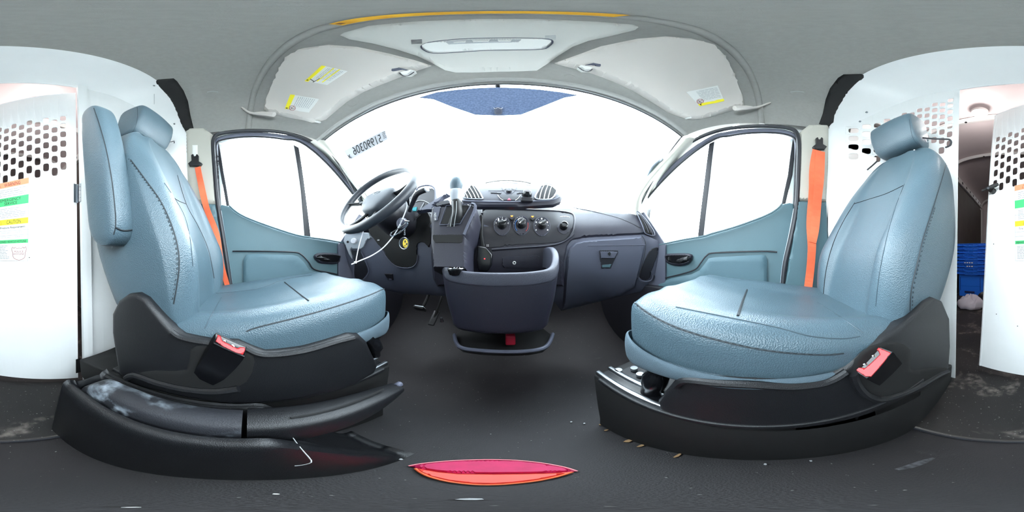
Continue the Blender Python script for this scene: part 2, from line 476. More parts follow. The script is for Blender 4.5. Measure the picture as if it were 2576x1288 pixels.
# windshield head curve
WU = [-.70,-.66,-.6,-.5,-.35,-.18,0,.18,.35,.5,.6,.66,.70]
def yW(u): return 0.425-0.075*(abs(u)/.7)**2.5
def zW(u): return 1.352-0.075*(abs(u)/.7)**3.2
def Wp(u): return Vector((XC+u, yW(u), zW(u)))
rowsS = []
for t in (0, .2, .45, .7, .9, 1.0):
    r = []
    for u in US:
        a = Vector((XC+u, yL(u), zc(u))); w = u*.70/.755; b = Wp(w)
        e = abs(u)/.755
        bulge = 0.02*sin(pi*t)*(1-e) + 0.03*sin(pi*t)*e**4
        p = a.lerp(b, t); p += Vector((0, 0.6, 0.8))*bulge
        r.append(p)
    rowsS.append(r)
header = mkobj('trim_1', *shell(rowsS, 0.01, n=(0,0.01,0.03), sr=3, sc=3), M_headliner, kind='structure')
headS = Surf(header)
# moulded lip where the ceiling steps down to the overhead panel
lip = mkobj('trim_2', *tube([p+Vector((0,-0.004,-0.006)) for p in Lrow], 0.014, 10, 4, flat=0.8), M_headliner, kind='structure')
# small hook-shaped lip ends at both sides
for s, nm in ((-1, 'trim_3'), (1, 'trim_4')):
    a = P(690 if s < 0 else 1848, 288 if s < 0 else 272, x=(XC+s*.66))
    b = P(630 if s < 0 else 1905, 284 if s < 0 else 270, x=(XC+s*.705)); c = P(608 if s < 0 else 1938, 270 if s < 0 else 258, x=(XC+s*.71))
    mkobj(nm, *tube([a, a.lerp(b,.5), b, c], [.016,.014,.012,.008,.006,.004], 8, 3), M_visor, kind='structure')
# windshield: head seal, glass, dark band, label
def Gp(u, t):                      # glass surface from head (t=0) to cowl (t=1)
    a = Wp(u)+Vector((0,0.004,0.004)); b = Vector((XC+u*1.04, 1.10-0.34*(abs(u)/.7)**2, 0.71)); return a.lerp(b, t)
grow = [[Gp(u, t) for u in WU] for t in (0, .25, .5, .75, 1)]
w1 = thing('window_1', (XC, 0.7, 0.9), kind='structure')
gl = mkobj('glass', *shell(grow, 0.004, sr=2, sc=3), M_glass, w1)
v_, f_ = net(grow, 2, 3); glassS = Surf(verts=v_, faces=f_)
mkobj('glass_seal', *tube([Wp(u)+Vector((0,0.0,-0.004)) for u in WU], 0.0035, 6, 3), M_rubber, w1)
mkobj('head_moulding', *tube([Wp(u)+Vector((0,-0.022,0.008)) for u in WU], 0.013, 8, 3, flat=.6), M_headliner, w1)
for s in (-1, 1): mkobj('glass_seal', *tube([Gp(.70*s, t) for t in (0,.3,.6,1)], 0.004, 6, 2), M_rubber, w1)
band = [(1052,246),(1100,232),(1150,226),(1200,222),(1250,220),(1310,222),(1360,226),(1410,232),(1455,240),(1420,246),(1370,266),(1310,289),(1255,291),(1196,289),(1140,270),(1090,250)]
bd = mkobj('dark_dotted_band', *patch(glassS, band, off=0.003, edge=0, g=10), M_frit, w1)
mkobj('mirror_mount', *patch(glassS, smooth2d([(1243,276),(1245,271),(1253,270),(1262,271),(1264,276),(1263,287),(1253,290),(1244,287)],2), off=0.009, edge=3, g=3), M_dash_grey, bd)
mkobj('mount_edge', *line_on(glassS, [(1242,271),(1246,274),(1253,271),(1260,274),(1265,271)], r=0.0012, off=0.008), M_zip, bd)
mkobj('sensor_tab', *patch(glassS, [(1243,216),(1248,213),(1256,213),(1262,216),(1258,220),(1247,220)], off=0.006, edge=2, g=3), M_rubber, w1)
lb = mkobj('number_label', *patch(glassS, [(865,380),(968,327),(976,350),(882,402)], off=0.003, edge=0, g=8), M_label, w1)
mkobj('lettering', *text_on(glassS, '51990306', (964,357), (892,391), (957,337), off=0.005), M_ink, lb)
mkobj('lettering', *text_on(glassS, 'x', (886,397), (878,400), (881,388), off=0.005), M_ink, lb)
_b = bars_on(glassS, [(961,333),(970,329),(974,346),(966,350)], 5, off=0.005); mkobj('small_print', _b.v, _b.f, M_ink, lb)
# A pillars
def pillar(side, px_glass, px_seal, name):
    x = XL if side < 0 else XR
    rows = []
    a = [glassS.hit(*q)[0] for q in px_glass]
    b = [P(q[0], q[1], x=x+0.012*(-side)) for q in px_seal]
    rows = [[p+Vector((0,.03,.03))*1.0 for p in a], [p+Vector((0,-.004,-.004)) for p in a], [p.lerp(q, .5)+Vector((-side*.014,-.012,-.004)) for p, q in zip(a, b)], b, [q+Vector((side*.035,.0,.0)) for q in b]]
    return mkobj(name, *shell(rows, 0.006, n=(side*0.01,0.008,0.0), sr=4, sc=3), M_pillar, kind='structure')
pillar(-1, [(822,352),(842,385),(866,418),(888,446),(905,465),(925,492)], [(780,357),(818,384),(850,417),(876,449),(895,475),(925,520)], 'trim_5')
pillar(1, [(1712,350),(1680,388),(1648,425),(1620,462),(1597,505),(1588,560)], [(1752,350),(1712,385),(1676,425),(1643,468),(1622,505),(1612,560)], 'trim_6')
# ---------------------------------------------------------------- floors and body
def slab(name, x0, x1, y0, y1, z0, z1, m, **k):
    return mkobj(name, *box(((x0+x1)/2, (y0+y1)/2, (z0+z1)/2), (x1-x0, y1-y0, z1-z0)), m, smooth=False, **k)
rows = []
for y, z in ((-0.275,0),( -0.1,0),(0.3,0),(0.62,0.0),(0.80,0.03),(0.95,0.14),(1.02,0.30),(1.05,0.62)):
    rows.append([Vector((x, y - (0.0 if y > 0 else 0.0), z)) for x in (XL-.02,-.45,-.2,0,.2,.45,XR+.02)])
floor = mkobj('floor', *shell(rows, 0.02, n=(0,0.0,-0.03), sr=3, sc=3), M_floor, kind='structure')
cf = slab('floor_cargo', -0.95, 0.95, -4.2, -0.285, -0.03, -0.002, M_floor2, kind='structure')
mkobj('mat_edge', *tube([(XL,-0.272,0.003),(-0.3,-0.274,0.004),(0.1,-0.272,0.004),(XR,-0.272,0.003)], 0.004, 6, 4), M_rubber, floor)
slab('wall_front', XL-.02, XR+.02, 1.06, 1.09, -0.03, 0.70, M_blk_matte, kind='structure')
# cargo room
cw = MB(); cw.add(*box((0.925,-2.35,1.0),(0.03,3.7,2.16))); wr_ = cw.build('wall_cargo_right', M_cargo, smooth=False, kind='structure')
cw = MB(); cw.add(*box((-0.965,-2.35,1.0),(0.03,3.7,2.16))); wl_ = cw.build('wall_cargo_left', M_cargo, smooth=False, kind='structure')
cw = MB(); cw.add(*box((-0.02,-4.2,1.0),(1.95,0.03,2.16))); wb_ = cw.build('wall_cargo_back', M_cargo, smooth=False, kind='structure')
rows = []
for y in (-4.2,-3.2,-2.2,-1.2,-0.62): rows.append([Vector((x, y, z)) for x, z in ((-.96,1.80),(-.9,1.98),(-.75,2.07),(-.4,2.11),(0,2.12),(.4,2.11),(.72,2.07),(.86,1.98),(.92,1.80))])
cc = mkobj('ceiling_cargo', *shell(rows, 0.02, n=(0,0,0.03), sr=1, sc=3), M_cargo, kind='structure')
for i, y in enumerate((-1.30,-2.05,-3.95)):
    pts = [(-.945,y,1.78),(-.88,y,1.95),(-.74,y,2.04),(-.4,y,2.085),(0,y,2.095),(.4,y,2.085),(.71,y,2.04),(.84,y,1.95),(.905,y,1.78)]
    rib = mkobj('roof_rib', *tube(pts, 0.045, 4, 4, flat=0.45), M_cargo_rib, cc)
    if i in (0, 1):
        for k in range(3):
            mkobj('rib_hole', *cyl((-.3+.3*k+.12, y-.0, 2.062), (0,0,1), 0.012, 0.006, 10), M_blk_matte, rib)
for x, wl in ((0.905, wr_), (-0.945, wl_)):
    s = 1 if x > 0 else -1
    mkobj('liner_panel', *box((x-0.0*s, -2.35, 0.93),(0.012, 3.6, 1.84)), M_ply, wl, smooth=False)
    rail = mkobj('side_rail', *box((x-0.02*s, -2.3, 1.86),(0.05, 3.5, 0.10), bev=0.01), M_cargo_rib, wl)
    for k in range(14):
        mkobj('rail_hole', *lathe((x-0.0455*s, -0.95-0.22*k, 1.86), (1,0,0), [(-0.001,0.0),(-0.001,0.026),(0.001,0.026),(0.001,0.0)], 12), M_blk_matte, rail)
    for y in (-4.05,):
        mkobj('wall_post', *box((x-0.02*s, y, 0.93),(0.045, 0.075, 1.86), bev=0.008), M_cargo_rib, wl)
cw = MB(); cw.add(*box((0,-.625,2.0),(1.92,.02,.34))); cw.add(*box((.86,-.625,1.0),(.17,.02,2.1))); cw.add(*box((-.88,-.625,1.0),(.17,.02,2.1)))
cw.build('wall_cargo_front', M_cargo, smooth=False, kind='structure')
# outer skin of the cab (keeps daylight out everywhere but the windows)
def zo(u): return zc(u)+0.045
rows = []
for y in (-0.60,-0.4,0.0,0.10): rows.append([Vector((XC+u*1.07, y+(yL(u)+.03 if y > 0.05 else 0), zo(u))) for u in US])
for t in (.3,.6,.92): rows.append([Vector((XC+u*1.07*(1-.07*t),0,0))+Vector((0, 1, 0))*((yL(u)+.13)*(1-t)+(yW(u)+.02)*t)+Vector((0,0,1))*(zo(u)*(1-t)+(zW(u)+.03)*t) for u in US])
mkobj('roof_skin', *shell(rows, 0.01, n=(0,0,0.012), sr=1, sc=1), M_white, kind='structure')
for s, x, nm in ((-1, XL, 'wall_left'), (1, XR, 'wall_right')):
    mb = MB()
    mb.add(*prism([Vector((x+s*.05, a, b)) for a, b in ((-.66,-.05),(-.12,-.05),(-.14,1.28),(-.20,1.36),(-.66,1.36))], (s*.02,0,0)))
    mb.add(*prism([Vector((x+s*.05, a, b)) for a, b in ((.62,-.05),(1.10,-.05),(1.10,.70),(.78,.80),(.62,.60))], (s*.02,0,0)))
    mb.add(*prism([Vector((x+s*.05, a, b)) for a, b in ((-.14,1.30),(.10,1.40),(.12,1.48),(-.66,1.48),(-.66,1.30))], (s*.02,0,0)))
    mb.build(nm, M_white, smooth=False, kind='structure')
    mb = MB(); mb.add(*box((x+s*.02, .25, .0),(.10, 1.7, .10), bev=.02)); mb.build('trim_7' if s < 0 else 'trim_8', M_dash_grey, kind='structure')
# ---------------------------------------------------------------- rear partition
YB = [(-.80,-.28),(-.76,-.33),(-.70,-.42),(-.60,-.49),(-.45,-.525),(-.31,-.54),(.24,-.60),(.40,-.59),(.52,-.56),(.62,-.49),(.68,-.41),(.72,-.31),(.74,-.26)]
def yp(x, z):
    u = abs(x-XC)/.75; return sinterp(YB, x) - 0.06*z/1.7*max(0, 1-u*u)
ZB = [(0,1.735),(.40,1.735),(.5,1.70),(.58,1.63),(.64,1.55),(.69,1.46),(.73,1.39),(.76,1.36)]
def zb(x): return sinterp(ZB, abs(x-XC))
def sheet(name, mp, cols, m, parent, nhr=4, thick=0.003, rectseg=4):
    """perforated panel: cols = list of (x0, x1, zbot, ztop, [hole z centres], hole w, hole h, cell h)"""
    mb = MB()
    for (x0, x1, z0, zt0, zt1, holes, hw, hh, ch) in cols:
        cuts = [z0]
        for hc in holes: cuts += [hc-ch/2, hc+ch/2]
        nplain = 8
        def quad(za, zb_, zbb):
            L = max(1, int((max(zb_, zbb)-za)/0.12))
            for k in range(L):
                a0 = za+(zb_-za)*k/L; a1 = za+(zbb-za)*k/L; b0 = za+(zb_-za)*(k+1)/L; b1 = za+(zbb-za)*(k+1)/L
                mb.add([mp(x0,a0), mp(x1,a1), mp(x1,b1), mp(x0,b0)], [(0,1,2,3)])
        for i, hc in enumerate(holes):
            quad(cuts[2*i], cuts[2*i+1], cuts[2*i+1])
            xm = (x0+x1)/2; n = 20; outer = []; inner = []
            for k in range(n):
                a = 2*pi*(k+0.5)/n; c, s_ = cos(a), sin(a)
                q = max(abs(c), abs(s_)); outer.append((xm+(x1-x0)/2*c/q, hc+ch/2*s_/q))
                e = 2/3.6; inner.append((xm+hw/2*math.copysign(abs(c)**e, c), hc+hh/2*math.copysign(abs(s_)**e, s_)))
            # add corners
            crn = [(x1,hc+ch/2),(x0,hc+ch/2),(x0,hc-ch/2),(x1,hc-ch/2)]
            v = [mp(*p) for p in outer]+[mp(*p) for p in inner]+[mp(*p) for p in crn]
            f = [(k, (k+1)%n, n+(k+1)%n, n+k) for k in range(n)]
            for ci, (cx, cz) in enumerate(crn):
                # corner triangle between the two outer points either side of the corner
                ks = sorted(range(n), key=lambda k: (outer[k][0]-cx)**2/(x1-x0)**2+(outer[k][1]-cz)**2/ch**2)[:2]
                f.append((ks[0], ks[1], 2*n+ci))
            mb.add(v, f)
        top = cuts[-1]
        quad(top, zt0, zt1)
    bm = bmesh.new(); vs = [bm.verts.new(p) for p in mb.v]
    for q in mb.f:
        try: bm.faces.new([vs[i] for i in q])
        except Exception: pass
    bmesh.ops.remove_doubles(bm, verts=bm.verts, dist=0.0003)
    bm.verts.index_update(); v = [q.co.copy() for q in bm.verts]; f = [[q.index for q in fc.verts] for fc in bm.faces]; bm.free()
    o = mkobj(name, v, f, m, parent, smooth=False)
    md = o.modifiers.new('thickness', 'SOLIDIFY'); md.thickness = thick; md.offset = 0
    return o
part = thing('wall_rear', (XC, -0.55, 0), kind='structure')
def mp(x, z): return Vector((x, yp(x, z), z))
# left wing, plain
cols = []; xs = [-.795,-.77,-.74,-.71,-.67,-.62,-.56,-.50,-.43,-.365]
for a, b in zip(xs, xs[1:]): cols.append((a, b, 0.0, zb(a), zb(b), [], 0, 0, 0))
sheet('partition_panel', mp, cols, M_white, part)
cols = []
for a, b in ((-.365,-.345),(-.345,-.327)): cols.append((a, b, 0.0, zb(a), zb(b), [], 0, 0, 0))
sheet('partition_post', lambda x, z: mp(x, z)+Vector((0,.012,0)), cols, M_white, part, thick=0.02)
# right wing, perforated
cols = []; PW = 0.0355; x = 0.262; cols.append((0.238, x, 0.0, zb(.238), zb(x), [], 0, 0, 0)); i = 0
PAT = {0:(1.60,7),1:(1.56,7),2:(1.575,6),3:(1.53,6),4:(1.535,5),5:(1.50,5),6:(1.51,5),7:(1.465,5),8:(1.46,5),9:(1.42,5),10:(1.41,4),11:(1.37,4)}
while x < 0.66:
    n = PAT.get(i); top, cnt = n if n else (0, 0)
    cols.append((x, x+PW, 0.0, zb(x), zb(x+PW), [top-0.071*k for k in range(cnt)][::-1], .026, .046, .066)); x += PW; i += 1
for a, b in ((x,.705),(.705,.725),(.725,.74)): cols.append((a, b, 0.0, zb(a), zb(b), [], 0, 0, 0))
sheet('perforated_panel', mp, cols, M_white, part)
# header sheet between the opening and the roof
rows = [[], [], []]
for u in US:
    x = XC+u; z = zb(x); y = yp(x, z); t = Vector((x, -0.362+0.04*(abs(u)/.75)**3, zc(u)-0.004)); b = Vector((x, y, z-0.002))
    rows[0].append(b); rows[1].append(b.lerp(t, .5)+Vector((0,-.02,.012))*(1-abs(u)/.755)); rows[2].append(t)
mkobj('header_panel', *shell(rows, 0.006, sr=4, sc=3), M_white, part)
mkobj('opening_rim', *tube([mp(x, 1.728)+Vector((0,.004,0)) for x in (-.36,-.2,0,.12,.24)], 0.006, 6, 2), M_white, part)
for (px, py) in ((2182,283),(2165,306),(386,216),(437,312)):
    c = P(px, py, y=-0.36) if px > 1000 else P(px, py, y=-0.34)
    mkobj('rivet', *cyl(c, (0,1,0), 0.005, 0.006, 10), M_steel, part)
mkobj('fold_strip', *tube([P(388,208,x=XC-.56), P(388,262,x=XC-.60)], 0.0012, 4), M_greyprint, part)
# black trim over the pillar hoop
for s, nm, pts in ((-1,'trim_9',[(387,205),(398,200),(437,197),(446,205),(462,228),(473,255),(479,290),(488,326),(466,331),(455,318),(448,298),(440,278),(425,252),(405,228)]),
                   (1,'trim_10',[(2175,188),(2165,186),(2122,187),(2108,196),(2088,222),(2077,250),(2070,285),(2060,312),(2083,320),(2098,310),(2100,290),(2112,268),(2130,240),(2150,216),(2172,200)])):
    h = mkobj(nm, *patch(ceilS, pts, off=0.014, edge=7, g=6), M_blk_matte, kind='structure')
# ---------------------------------------------------------------- swinging door in the partition
DBL, DTL, DTR, DBR = Vector((-.318,-.552,.012)), Vector((-.345,-.62,1.70)), Vector((.118,-.90,1.66)), Vector((.160,-.700,.03))
def dp(u, v): return (DBL.lerp(DBR, u)).lerp(DTL.lerp(DTR, u), v)
d3 = thing('door_3', (-.318,-.552,.012), kind='structure')
cols = [(0,.035,0,1,1,[],0,0,0),(.035,.07,0,1,1,[],0,0,0)]; NC = 13; cwid = (.975-.07)/NC
for i in range(NC):
    x0 = .07+i*cwid
    k = 6
    top = .815 if i % 2 == 0 else .797
    top -= .012*(i/12)
    if i == 5: top += .0
    cols.append((x0, x0+cwid, 0, 1, 1, [top-.0435*j for j in range(k)][::-1], cwid*.70, .028, .041))
cols.append((.975,1,0,1,1,[],0,0,0))
sheet('door_panel', dp, cols, M_white, d3)
class DoorS:
    def hit(s, px, py):
        # exact hit on the bilinear door
        v = ray(px, py); tree = s.t; h = tree.ray_cast(CAM, v)
        return s.s.hit(px, py)
v = []; nn = 14
for i in range(nn+1):
    for j in range(nn+1): v.append(dp(-.02+1.04*i/nn, -.02+1.04*j/nn))
doorS = Surf(verts=v, faces=gridfaces(nn+1, nn+1))
mkobj('door_edge', *tube([dp(1,0), dp(1,.5), dp(1,1)], 0.006, 4), M_white, d3)
mkobj('door_edge', *tube([dp(0,1), dp(.5,1), dp(1,1)], 0.006, 4), M_white, d3)
hg = [(0.63,'hinge'),(0.0,'hinge')]
for z, _ in ((0.86,0),(0.10,0)):
    c = Vector((-.325,-.535-.04*z/1.7, z)); hh = MB()
    hh.add(*box(c+Vector((-.014,0.004,0)),(.018,.003,.085))); hh.add(*box(c+Vector((.012,-.004,0)),(.02,.003,.085)))
    for k in range(5): hh.add(*cyl(c+Vector((0,.008,-.04+.0165*k)), (0,0,1), .006, .015, 10))
    hg = hh.build('hinge', M_steel if z > .5 else M_blk_matte, d3)
# T handle on the free edge
hp, hn = doorS.hit(2500, 482)
hd = MB(); hd.add(*cyl(hp-hn*.004, hn, .016, .03, 16, bev=.003)); a = P(2470,480,d=(hp-CAM).length-.03); b = P(2512,463,d=(hp-CAM).length-.035)
hd.add(*tube([a, a.lerp(b,.35), a.lerp(b,.7), b], [.006,.010,.011,.008], 8, 3))
hnd = hd.build('latch_handle', M_blk, d3)
mkobj('lock', *cyl(a.lerp(b,.38)-ray(2490,472)*.008, -ray(2490,472), .006, .004, 12), M_steel, hnd)
# notices on the door
Lb = [(-23,468),(73,447),(70,657),(-21,656)]
def lq(u, v):
    tl, tr, br, bl = [Vector(q) for q in Lb]; return tuple(tl.lerp(tr, u).lerp(bl.lerp(br, u), v))
def lquad(u0, v0, u1, v1): return [lq(u0,v0), lq(u1,v0), lq(u1,v1), lq(u0,v1)]
sticker = mkobj('warning_notice', *patch(doorS, Lb, off=0.0025, edge=0, g=7), M_paper, d3)
for (v0, v1, m, nm) in ((0,.07,M_orangeprint,'print_band'),(.20,.305,M_greenprint,'print_band'),(.475,.545,M_yellow,'print_band'),(.735,.78,M_greenprint,'print_band')):
    mkobj(nm, *patch(doorS, lquad(0,v0,1,v1), off=0.0032, edge=0, g=10), m, sticker)
def ltext(s, u0, v1, u1, v0, m=M_ink): mkobj('lettering', *text_on(doorS, s, lq(u0,v1), lq(u1,v1), lq(u0,v0), off=0.004), m, sticker)
ltext('WARNING', .36, .06, .78, .015, mat('dark_red_ink', rgb(110,30,40), .6)); ltext('EMERGENCY', .26, .25, .80, .212); ltext('SERVICE', .36, .293, .70, .258)
ltext('CAUTION', .42, .535, .80, .488); ltext('Tire Pressure Requirements', .10, .60, .92, .565, M_ink); ltext('Steer axle', .28, .655, .52, .632, M_greyprint); ltext('52 PSI', .66, .655, .84, .632, M_greyprint)
ltext('Drive axle', .28, .713, .52, .69, M_greyprint); ltext('64 PSI', .66, .713, .84, .69, M_greyprint); ltext('ABANDONED VEHICLE HOTLINE', .03, .772, .95, .745)
mb = bars_on(doorS, lquad(.06,.09,.94,.19), 4, .3, .004); mb.v += []; b2 = bars_on(doorS, lquad(.06,.33,.94,.46), 6, .3, .004); mb.add(b2.v, b2.f)
b2 = bars_on(doorS, lquad(.04,.80,.50,.98), 9, .4, .004); mb.add(b2.v, b2.f); mb.build('small_print', M_greyprint, sticker, smooth=False)
for vv in (.395, .62, .68): mkobj('rule_line', *line_on(doorS, [lq(.0,vv), lq(.5,vv), lq(1,vv)], r=.0006, off=.003, n=3, sides=4), M_greyprint, sticker)
mkobj('notice_border', *line_on(doorS, [lq(0,0), lq(.5,0), lq(1,0), lq(1,.5), lq(1,1), lq(.5,1), lq(0,1), lq(0,.5)], r=.0006, off=.003, n=1, sides=4, closed=True), M_greyprint, sticker)
sh = [lq(a, b) for a, b in ((.58,.825),(.62,.845),(.66,.83),(.70,.85),(.76,.84),(.82,.85),(.86,.83),(.90,.845),(.94,.825),(.96,.86),(.93,.90),(.92,.95),(.86,.975),(.76,.99),(.66,.975),(.60,.95),(.59,.90),(.56,.86))]
mkobj('shield_outline', *line_on(doorS, sh, r=.0008, off=.004, n=2, sides=4, closed=True), M_redprint, sticker)
ltext('POLICE', .63, .895, .88, .873, M_redprint); ltext('HOTLINE', .61, .925, .90, .903, M_redprint)
for uu, vv, sz in ((.20,.055,.05),(.22,.53,.05)):
    mkobj('warning_triangle', *line_on(doorS, [lq(uu,vv), lq(uu+sz*1.4,vv), lq(uu+sz*.7,vv-.045)], r=.0008, off=.004, n=1, sides=4, closed=True), M_redprint, sticker)
for (px, py) in ((26,426),(74,648),(2500,614),(2507,790),(2560,820)):
    p, n = doorS.hit(px % 2576 if px < 2300 else px-2576, py); mkobj('rivet', *cyl(p-n*.001, n, .0022, .003, 8), M_ink, d3)
# ================================================================ SEATS
def seat(name, cx, inn, yo, rot, label):
    root = thing(name, (cx, yo-.05, 0.0), label, 'seat', 'the two front cab seats')
    def X(u): return cx+inn*u
    piv = (-.27+yo, .47); c_, s_ = cos(rot), sin(rot)
    def B(u, y, z):
        y += yo; dy, dz = y-piv[0], z-piv[1]
        return Vector((X(u), piv[0]+dy*c_+dz*s_, piv[1]-dy*s_+dz*c_))
    # backrest
    T = [(.40,-.262,-.41,.15,.0),(.425,-.255,-.445,.205,.02),(.475,-.264,-.468,.228,.04),(.60,-.296,-.538,.237,.058),(.70,-.345,-.560,.237,.056),(.84,-.412,-.558,.230,.044),
         (.93,-.452,-.560,.212,.030),(1.0,-.483,-.562,.183,.018),(1.045,-.500,-.562,.148,.010),(1.072,-.512,-.558,.105,.004),(1.082,-.525,-.548,.06,.0)]
    rings = []
    for (z, ys, yr, w, b) in T:
        h = [(0, ys+.010),(.30*w, ys+.012),(.50*w, ys+.016),(.60*w, ys+.012+b*.55),(.76*w, ys+b),(.90*w, ys+b*.78),(.985*w, ys+.010),(1.0*w, ys-.012),(.995*w, (ys+yr)/2),(.95*w, yr+.018),(.75*w, yr),(0, yr-.004)]
        full = h+[(-u, y) for u, y in reversed(h[1:-1])]
        rings.append([B(u, y, z) for u, y in full])
    back = mkobj('backrest', *loft(rings, 4, 3), M_leather, root)
    # cushion
    C = [(.238,.435,.465,.17,.47,.47),(.230,.418,.492,.208,.505,.507),(.205,.408,.503,.230,.524,.524),(.13,.402,.487,.237,.514,.508),(.0,.396,.472,.238,.502,.483),(-.10,.392,.456,.238,.488,.463),(-.20,.39,.444,.236,.472,.450),(-.29,.39,.44,.225,.458,.446),(-.34,.40,.435,.20,.445,.44)]
    rings = []
    for (y, zb_, zs, w, zt, zc_) in C:
        h = [(0, zc_),(.30*w, zc_),(.50*w, zc_+.004),(.62*w, zc_*.4+zt*.6),(.80*w, zt),(.93*w, zt-.008),(1.0*w, zs),(1.005*w, (zs+zb_)/2),(.985*w, zb_+.012),(.92*w, zb_),(0, zb_)]
        full = h+[(-u, z) for u, z in reversed(h[1:-1])]
        rings.append([Vector((X(u), y+yo, z)) for u, z in full])
    cush = mkobj('cushion', *loft(rings, 4, 3), M_leather, root)
    # headrest
    hc = (B(0, -.500, 1.185) if rot == 0 else B(0, -.575, 1.19)); rings = []
    for u, k in ((-.108,.80),(-.104,.91),(-.090,.98),(-.05,1.0),(0,1.01),(.05,1.0),(.090,.98),(.104,.91),(.108,.80)):
        r = []
        for i in range(16):
            a = 2*pi*i/16; ca, sa = cos(a), sin(a); e = .48
            yy = .056*math.copysign(abs(ca)**e, ca); zz = .094*math.copysign(abs(sa)**e, sa)
            yy += .012*(1-(zz/.094)**2) if ca > 0 else 0
            r.append(hc+Vector((inn*u, k*yy+zz*.22*k, zz*k)))
        rings.append(r)
    hr = mkobj('headrest', *loft(rings, 3, 2), M_leather, root)
    for s in (-1, 1):
        mkobj('headrest_post', *tube([B(s*.06, -.54, 1.04), hc+Vector((inn*s*.06, -.01, -.05))], .006, 8), M_steel, root)
        mkobj('post_collar', *cyl(B(s*.06,-.535,1.073), (0,0,1), .013, .010, 12), M_blk, root)
    return root, back, cush, hr
seatR, backR, cushR, hrR = seat('passenger_seat', .44, -1, 0.0, 0.0, 'grey leather seat on the glove box side, reclined, without an armrest')
seatL, backL, cushL, hrL = seat('driver_seat', -.52, 1, .11, radians(6.5), 'grey leather seat at the steering wheel with its armrest folded up')
SbR, ScR, ShR = Surf(backR), Surf(cushR), Surf(hrR); SbL, ScL, ShL = Surf(backL), Surf(cushL), Surf(hrL)
def seam(surf, pts, parent, st=False, r=.0016, off=0.0003):
    o = mkobj('seam', *line_on(surf, pts, r, off, 5), M_seam if r > .0012 else M_crease, parent)
    if st: stitches_on(surf, [(a-(5 if st == 1 else -5), b-2) for a, b in pts], .0011, .0012).build('stitching', M_stitch, parent, kind='stuff')
seam(SbR, [(2380,410),(2370,448),(2343,535),(2322,600),(2305,670),(2292,730),(2289,782)], backR, -1)
seam(SbR, [(2150,510),(2120,560),(2095,615),(2078,680),(2071,745)], backR)
seam(SbR, [(2148,513),(2190,500),(2230,487),(2272,467)], backR)
seam(SbR, [(2275,463),(2250,530),(2228,610),(2212,690),(2203,770)], backR, r=.0009)
seam(ScR, [(1582,745),(1621,781),(1672,811),(1736,836),(1822,860),(1907,878),(1992,889),(2078,893),(2122,889)], cushR, 1)
seam(ScR, [(1879,729),(1868,757),(1856,795)], cushR, r=.0025)
seam(ScR, [(1700,772),(1790,790),(1870,806),(1960,825),(2040,846),(2120,852),(2163,846)], cushR, r=.0010)
seam(ScR, [(2056,761),(2110,795),(2172,838)], cushR, r=.0012)
seam(ShR, [(2287,300),(2291,325),(2296,345),(2306,360),(2318,368)], hrR, r=.0009)
seam(SbL, [(329,402),(366,452),(404,506),(432,567),(448,627),(450,683),(437,765)], backL, 1)
seam(SbL, [(446,441),(469,515),(502,576),(525,632),(539,700)], backL)
seam(SbL, [(440,500),(452,507),(468,513)], backL)
seam(SbL, [(413,460),(460,534),(478,600),(485,670)], backL, r=.0009)
seam(ScL, [(974,722),(925,744),(832,775),(739,801),(646,824),(620,834)], cushL, -1)
seam(ScL, [(716,710),(745,733),(776,757)], cushL, r=.0022)
seam(ScL, [(543,738),(646,727),(716,703),(785,692)], cushL, r=.0010)
seam(ScL, [(557,748),(536,786),(515,827)], cushL, r=.0012)
seam(ShL, [(345,268),(346,290),(342,315),(330,338)], hrL, r=.0009)
def skirt(cx, inn, yo, parent):
    path = [(.195,.240,.425,.405),(.212,.237,.437,.395),(.232,.225,.440,.388),(.244,.200,.434,.384),(.245,.16,.422,.384),(.243,.10,.413,.384),(.2415,.0,.408,.384),(.2405,-.10,.405,.384),(.239,-.18,.402,.385),(.232,-.25,.398,.386)]
    rows = [[Vector((cx+inn*(u-.02), y+yo-.01, zb_-.004)) for u, y, zt, zb_ in path], [Vector((cx+inn*(u-.003), y+yo-.002, zb_)) for u, y, zt, zb_ in path], [Vector((cx+inn*(u+.0015), y+yo, (zt+zb_)/2)) for u, y, zt, zb_ in path],
            [Vector((cx+inn*u, y+yo, zt-.003)) for u, y, zt, zb_ in path], [Vector((cx+inn*(u-.004), y+yo-.001, zt)) for u, y, zt, zb_ in path]]
    mkobj('lower_skirt', *shell(rows, .002, sr=3, sc=5), M_fabric, parent)
skirt(.44, -1, 0.0, cushR); skirt(-.52, 1, .11, cushL)
mkobj('fabric_tag', *box(P(2122,481,y=-.40), (.012,.003,.02)), M_ink, backR)
# side shields
def pl(pts, x): return [P(a, b, x=x) for a, b in pts]
shR = [(1690,962),(1700,950),(1722,943),(1800,952),(1900,958),(2000,962),(2080,950),(2130,925),(2165,890),(2220,850),(2280,812),(2330,760),(2350,748),(2372,757),(2390,800),(2392,870),(2388,925),(2384,948),(2300,1010),(2200,1052),(2100,1076),(2000,1088),(1900,1090),(1800,1083),(1700,1052),(1655,1030),(1650,1010),(1670,985)]
shr = mkobj('side_shield', *prism(pl(shR, .196), (.035,0,0), .012), M_blk, seatR)
shL = [(296,757),(320,740),(343,738),(366,752),(399,794),(432,832),(459,846),(534,858),(599,860),(646,880),(669,888),(762,878),(841,855),(879,842),(907,843),(925,860),(953,920),(944,939),(879,976),(785,999),(692,1013),(599,1020),(506,1009),(413,990),(329,967),(296,939),(280,836),(280,790)]
shl = mkobj('side_shield', *prism(pl(shL, -.268), (-.035,0,0), .012), M_blk, seatL)
